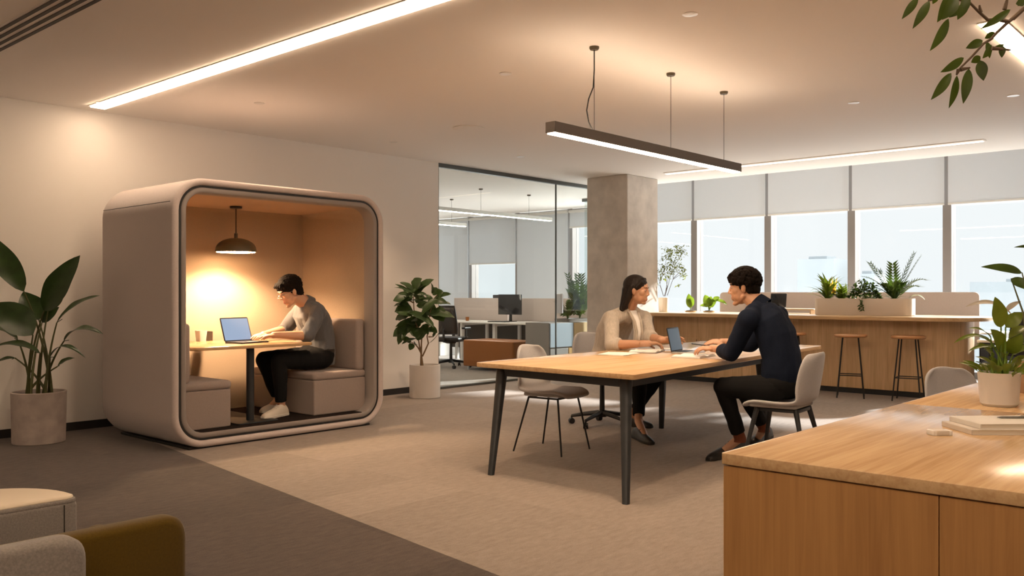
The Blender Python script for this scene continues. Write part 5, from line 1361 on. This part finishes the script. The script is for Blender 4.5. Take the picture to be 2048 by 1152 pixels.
# ================================================================== lamps
E_strip = emitter('ceiling_strip_glow', (1, .735, .50), 17)
def strip(label, x0, y0, x1, y1, joints, group='recessed ceiling light strips', m=E_strip, side=emitter('strip_lens_edge_glow', (1, .74, .50), 20), name='ceiling_light_strip'):
    t = thing(name, label, 'ceiling light', ((x0+x1)/2, (y0+y1)/2, CEIL), 0, group)
    mb = MB(); mb.box((x0-.012, y0-.012, CEIL-.006), (x1+.012, y1+.012, CEIL-.0005)); mb.build('frame', M_ceil, t, world=True, smooth=False)
    cuts = sorted(joints)
    alongx = (x1-x0) > (y1-y0)
    pts = [x0 if alongx else y0]+cuts+[x1 if alongx else y1]
    for a, b in zip(pts, pts[1:]):
        mb = MB()
        if alongx: mb.box((a+.008, y0, CEIL-.018), (b-.008, y1, CEIL-.004))
        else: mb.box((x0, a+.008, CEIL-.018), (x1, b-.008, CEIL-.004))
        d = mb.build('diffuser', [m, side], t, world=True, smooth=False)
        for p in d.data.polygons: p.material_index = 0 if abs(p.normal.z) > .5 else 1
    return t
strip('wide recessed strip light crossing the upper left ceiling to the left wall', 3.42, -1.0, 3.55, 8.20, [2.2, 6.15])
strip('thin recessed strip light in the ceiling above the bar counter', 10.76, 2.65, 10.84, 6.75, [], m=emitter('far_strip_glow', (1, .84, .68), 5), side=emitter('far_strip_edge_glow', (1, .84, .68), .8))
strip('recessed strip light in the top right corner behind the leaves', 6.12, 1.40, 9.4, 1.53, [])
strip('unseen strip light added behind the camera to light the desk front', .86, -3.2, .99, 3.2, [0.0])  # extra lamp out of view, added to brighten the foreground desk panels
strip('unseen strip light added far behind the camera as fill', -1.6, -1.0, -1.47, 8.0, [3.5])  # added strip out of view, supplies light from behind the camera

def pendant(name, label, x0, x1, y, z0, z1, wires, m, body, wd=.04, up=None):
    t = thing(name, label, 'pendant light', ((x0+x1)/2, y, z1), 0)
    mb = MB()
    mb.box((x0, y-wd, z0+.004), (x1, y+wd, z1)); mb.build('housing', body, t, world=True, bevel=.003)
    mb = MB(); mb.box((x0+.012, y-wd+.008, z0-.003), (x1-.012, y+wd-.008, z0+.006)); mb.build('diffuser', m, t, world=True, smooth=False)
    if up is not None:
        mb = MB(); mb.box((x0+.012, y-wd+.012, z1-.002), (x1-.012, y+wd-.012, z1+.002)); mb.build('added_uplight', up, t, world=True, smooth=False)  # hidden glowing top, added to brighten the ceiling
    for x in wires:
        mb = MB(); mb.tube([(x, y, z1-.01), (x, y, CEIL)], .0022, 6); mb.build('wire', M_black, t, world=True)
        mb = MB(); mb.lathe([(0, CEIL-.022), (.028, CEIL-.022), (.034, CEIL-.012), (.034, CEIL), (0, CEIL)], 20, (x, y, 0)); mb.build('canopy', M_shade, t, world=True)
    return t
M_bronze = mat('bronze_housing', (.085, .066, .055), .45, metal=.3)
p = pendant('linear_pendant', 'long dark linear pendant lamp hanging over the oak meeting table', 4.45, 7.00, 3.655, 2.30, 2.375, (4.93, 5.92, 6.76), emitter('pendant_glow', (1, .735, .49), 44), M_bronze, up=emitter('added_uplight_glow', (1, .74, .52), 16))
mb = MB(); pts = [(4.93, 3.655, 2.955), (4.93, 3.655, 2.80), (4.925, 3.66, 2.68), (4.90, 3.68, 2.60), (4.89, 3.69, 2.52), (4.90, 3.68, 2.44), (4.93, 3.66, 2.37)]
mb.tube(pts, .0045, 8); mb.build('power_cord', M_black, p, world=True)
E_off = emitter('office_pendant_glow', (1, .86, .70), 28)
pendant('office_pendant', 'long linear pendant lamp behind the glass partition', 8.6, 12.2, 10.0, 2.54, 2.60, (9.2, 10.4, 11.6), E_off, M_white, .035)
pendant('office_pendant', 'shorter linear pendant lamp seen lower at the left behind the glass', 8.6, 11.55, 11.5, 2.48, 2.54, (9.2, 11.2), E_off, M_white, .035)

# recessed downlights
E_down = emitter('downlight_glow', (1, .86, .68), 40)
spots = [(4.39, 6.97, 'downlight above the felt pod'), (6.53, 7.64, 'downlight by the left wall near the glass partition'), (5.07, 4.61, 'downlight left of the pendant, above the empty shell chair'),
         (4.74, 2.79, 'downlight at the top edge of the view, nearest the camera'), (7.92, 3.0, 'downlight right of the pendant lamp'), (8.55, 1.87, 'downlight at the far right below the hanging leaves'),
         (8.28, 7.28, 'faint downlight beyond the round ceiling speaker')]
for x, y, lab in spots:
    t = thing('downlight', lab, 'downlight', (x, y, CEIL), 0, 'recessed downlights')
    mb = MB(); mb.lathe([(.034, -.0005), (.046, -.0005), (.048, -.004), (.034, -.006)], 24); mb.build('trim_ring', M_white, t)
    mb = MB(); mb.lathe([(0, -.001), (.034, -.001), (.034, -.005), (0, -.005)], 24); mb.build('lens', E_down, t)
    ld = bpy.data.lights.new('downlight_beam', 'SPOT'); ld.energy = 75; ld.color = (1, .70, .45); ld.spot_size = math.radians(95); ld.spot_blend = .8; ld.shadow_soft_size = .03
    lo = bpy.data.objects.new('downlight_beam', ld); COL.objects.link(lo); lo.parent = t; lo.location = (0, 0, -.02)
t = thing('downlight', 'wall washing downlight at the left end of the wide strip light', 'downlight', (3.42, 8.0, CEIL), 0, 'recessed downlights')
mb = MB(); mb.lathe([(.02, -.0005), (.03, -.0005), (.03, -.004), (.02, -.005)], 24); mb.build('trim_ring', M_white, t)
ld = bpy.data.lights.new('wall_washer_beam', 'SPOT'); ld.energy = 2; ld.color = (1, .68, .40); ld.spot_size = math.radians(125); ld.spot_blend = 1; ld.shadow_soft_size = .03
lo = bpy.data.objects.new('wall_washer_beam', ld); COL.objects.link(lo); lo.parent = t; lo.location = (0, 0, -.02)
# ceiling speaker and slot diffuser
t = thing('ceiling_speaker', 'round white ceiling speaker in the middle of the ceiling', 'speaker', (6.49, 6.42, CEIL))
mb = MB(); mb.lathe([(.145, -.0005), (.16, -.0005), (.162, -.006), (.145, -.009)], 40); mb.build('rim', M_ceil, t)
mb = MB(); mb.lathe([(0, -.001), (.145, -.001), (.145, -.006), (0, -.007)], 40); mb.build('grille', mat('speaker_grille', (.62, .57, .52), .9, bump=.3, bscale=(300, 300, 300)), t)
t = thing('slot_diffuser', 'black slotted air diffuser in the ceiling at the top left corner', 'air diffuser', (2.12, 5.0, CEIL))
mb = MB(); mb.box((2.02, 2.5, CEIL-.003), (2.26, 9.0-.6, CEIL-.0005)); mb.build('face_plate', M_ceil, t, world=True)
for k in range(4):
    mb = MB(); x = 2.035+.056*k; mb.box((x, 2.52, CEIL-.0065), (x+.026, 8.38, CEIL-.003)); mb.build('slot', M_base, t, world=True, smooth=False)

# warm lamp in the pod
ld = bpy.data.lights.new('pod_lamp_beam', 'SPOT'); ld.energy = 250; ld.color = (1, .66, .38); ld.spot_size = math.radians(150); ld.spot_blend = .55; ld.shadow_soft_size = .09
lo = bpy.data.objects.new('pod_lamp_beam', ld); COL.objects.link(lo); lo.parent = lp; lo.location = (0, 0, -.435)

# daylight
sun = bpy.data.lights.new('sun', 'SUN'); sun.energy = 12.5; sun.color = (1, .97, .92); sun.angle = math.radians(2.2)
so = bpy.data.objects.new('sun', sun); COL.objects.link(so)
so.rotation_euler = V((-1, .30, -.42)).to_track_quat('-Z', 'Y').to_euler()
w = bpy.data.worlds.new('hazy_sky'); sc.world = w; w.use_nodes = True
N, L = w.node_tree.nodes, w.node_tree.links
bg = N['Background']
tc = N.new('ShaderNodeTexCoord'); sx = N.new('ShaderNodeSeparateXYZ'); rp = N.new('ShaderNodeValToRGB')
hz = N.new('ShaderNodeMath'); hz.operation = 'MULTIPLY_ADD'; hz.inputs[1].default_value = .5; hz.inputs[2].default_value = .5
# ground glow below raised to light the ceilings, hazy white horizon, brighter overcast towards the zenith
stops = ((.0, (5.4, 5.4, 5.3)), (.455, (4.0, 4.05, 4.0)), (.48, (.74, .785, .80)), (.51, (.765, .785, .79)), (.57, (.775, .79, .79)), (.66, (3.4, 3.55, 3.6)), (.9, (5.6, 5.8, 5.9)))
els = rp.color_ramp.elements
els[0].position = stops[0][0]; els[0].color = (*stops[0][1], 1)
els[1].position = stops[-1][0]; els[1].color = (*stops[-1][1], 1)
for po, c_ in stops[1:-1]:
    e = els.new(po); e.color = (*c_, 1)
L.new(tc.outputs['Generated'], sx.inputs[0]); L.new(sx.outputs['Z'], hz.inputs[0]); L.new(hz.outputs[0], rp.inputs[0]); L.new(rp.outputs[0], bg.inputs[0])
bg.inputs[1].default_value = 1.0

# ================================================================== camera
cd = bpy.data.cameras.new('camera'); cam = bpy.data.objects.new('camera', cd); COL.objects.link(cam)
cd.sensor_width = 36; cd.lens = 1770/2048*36; cd.shift_y = 10/2048; cd.clip_start = .05; cd.clip_end = 600
cam.location = (0, 0, 1.26)
cam.rotation_euler = (PI/2, 0, math.atan2(1586, 1770)-PI/2)
sc.camera = cam
vs = sc.view_settings
sc.display_settings.display_device = 'sRGB'
vs.view_transform = 'Standard'; vs.look = 'None'; vs.exposure = .34; vs.gamma = 1; vs.use_curve_mapping = False
sc.cycles.use_denoising = True
sc.cycles.max_bounces = 10; sc.cycles.diffuse_bounces = 5; sc.cycles.transparent_max_bounces = 16
sc.cycles.sample_clamp_indirect = 6
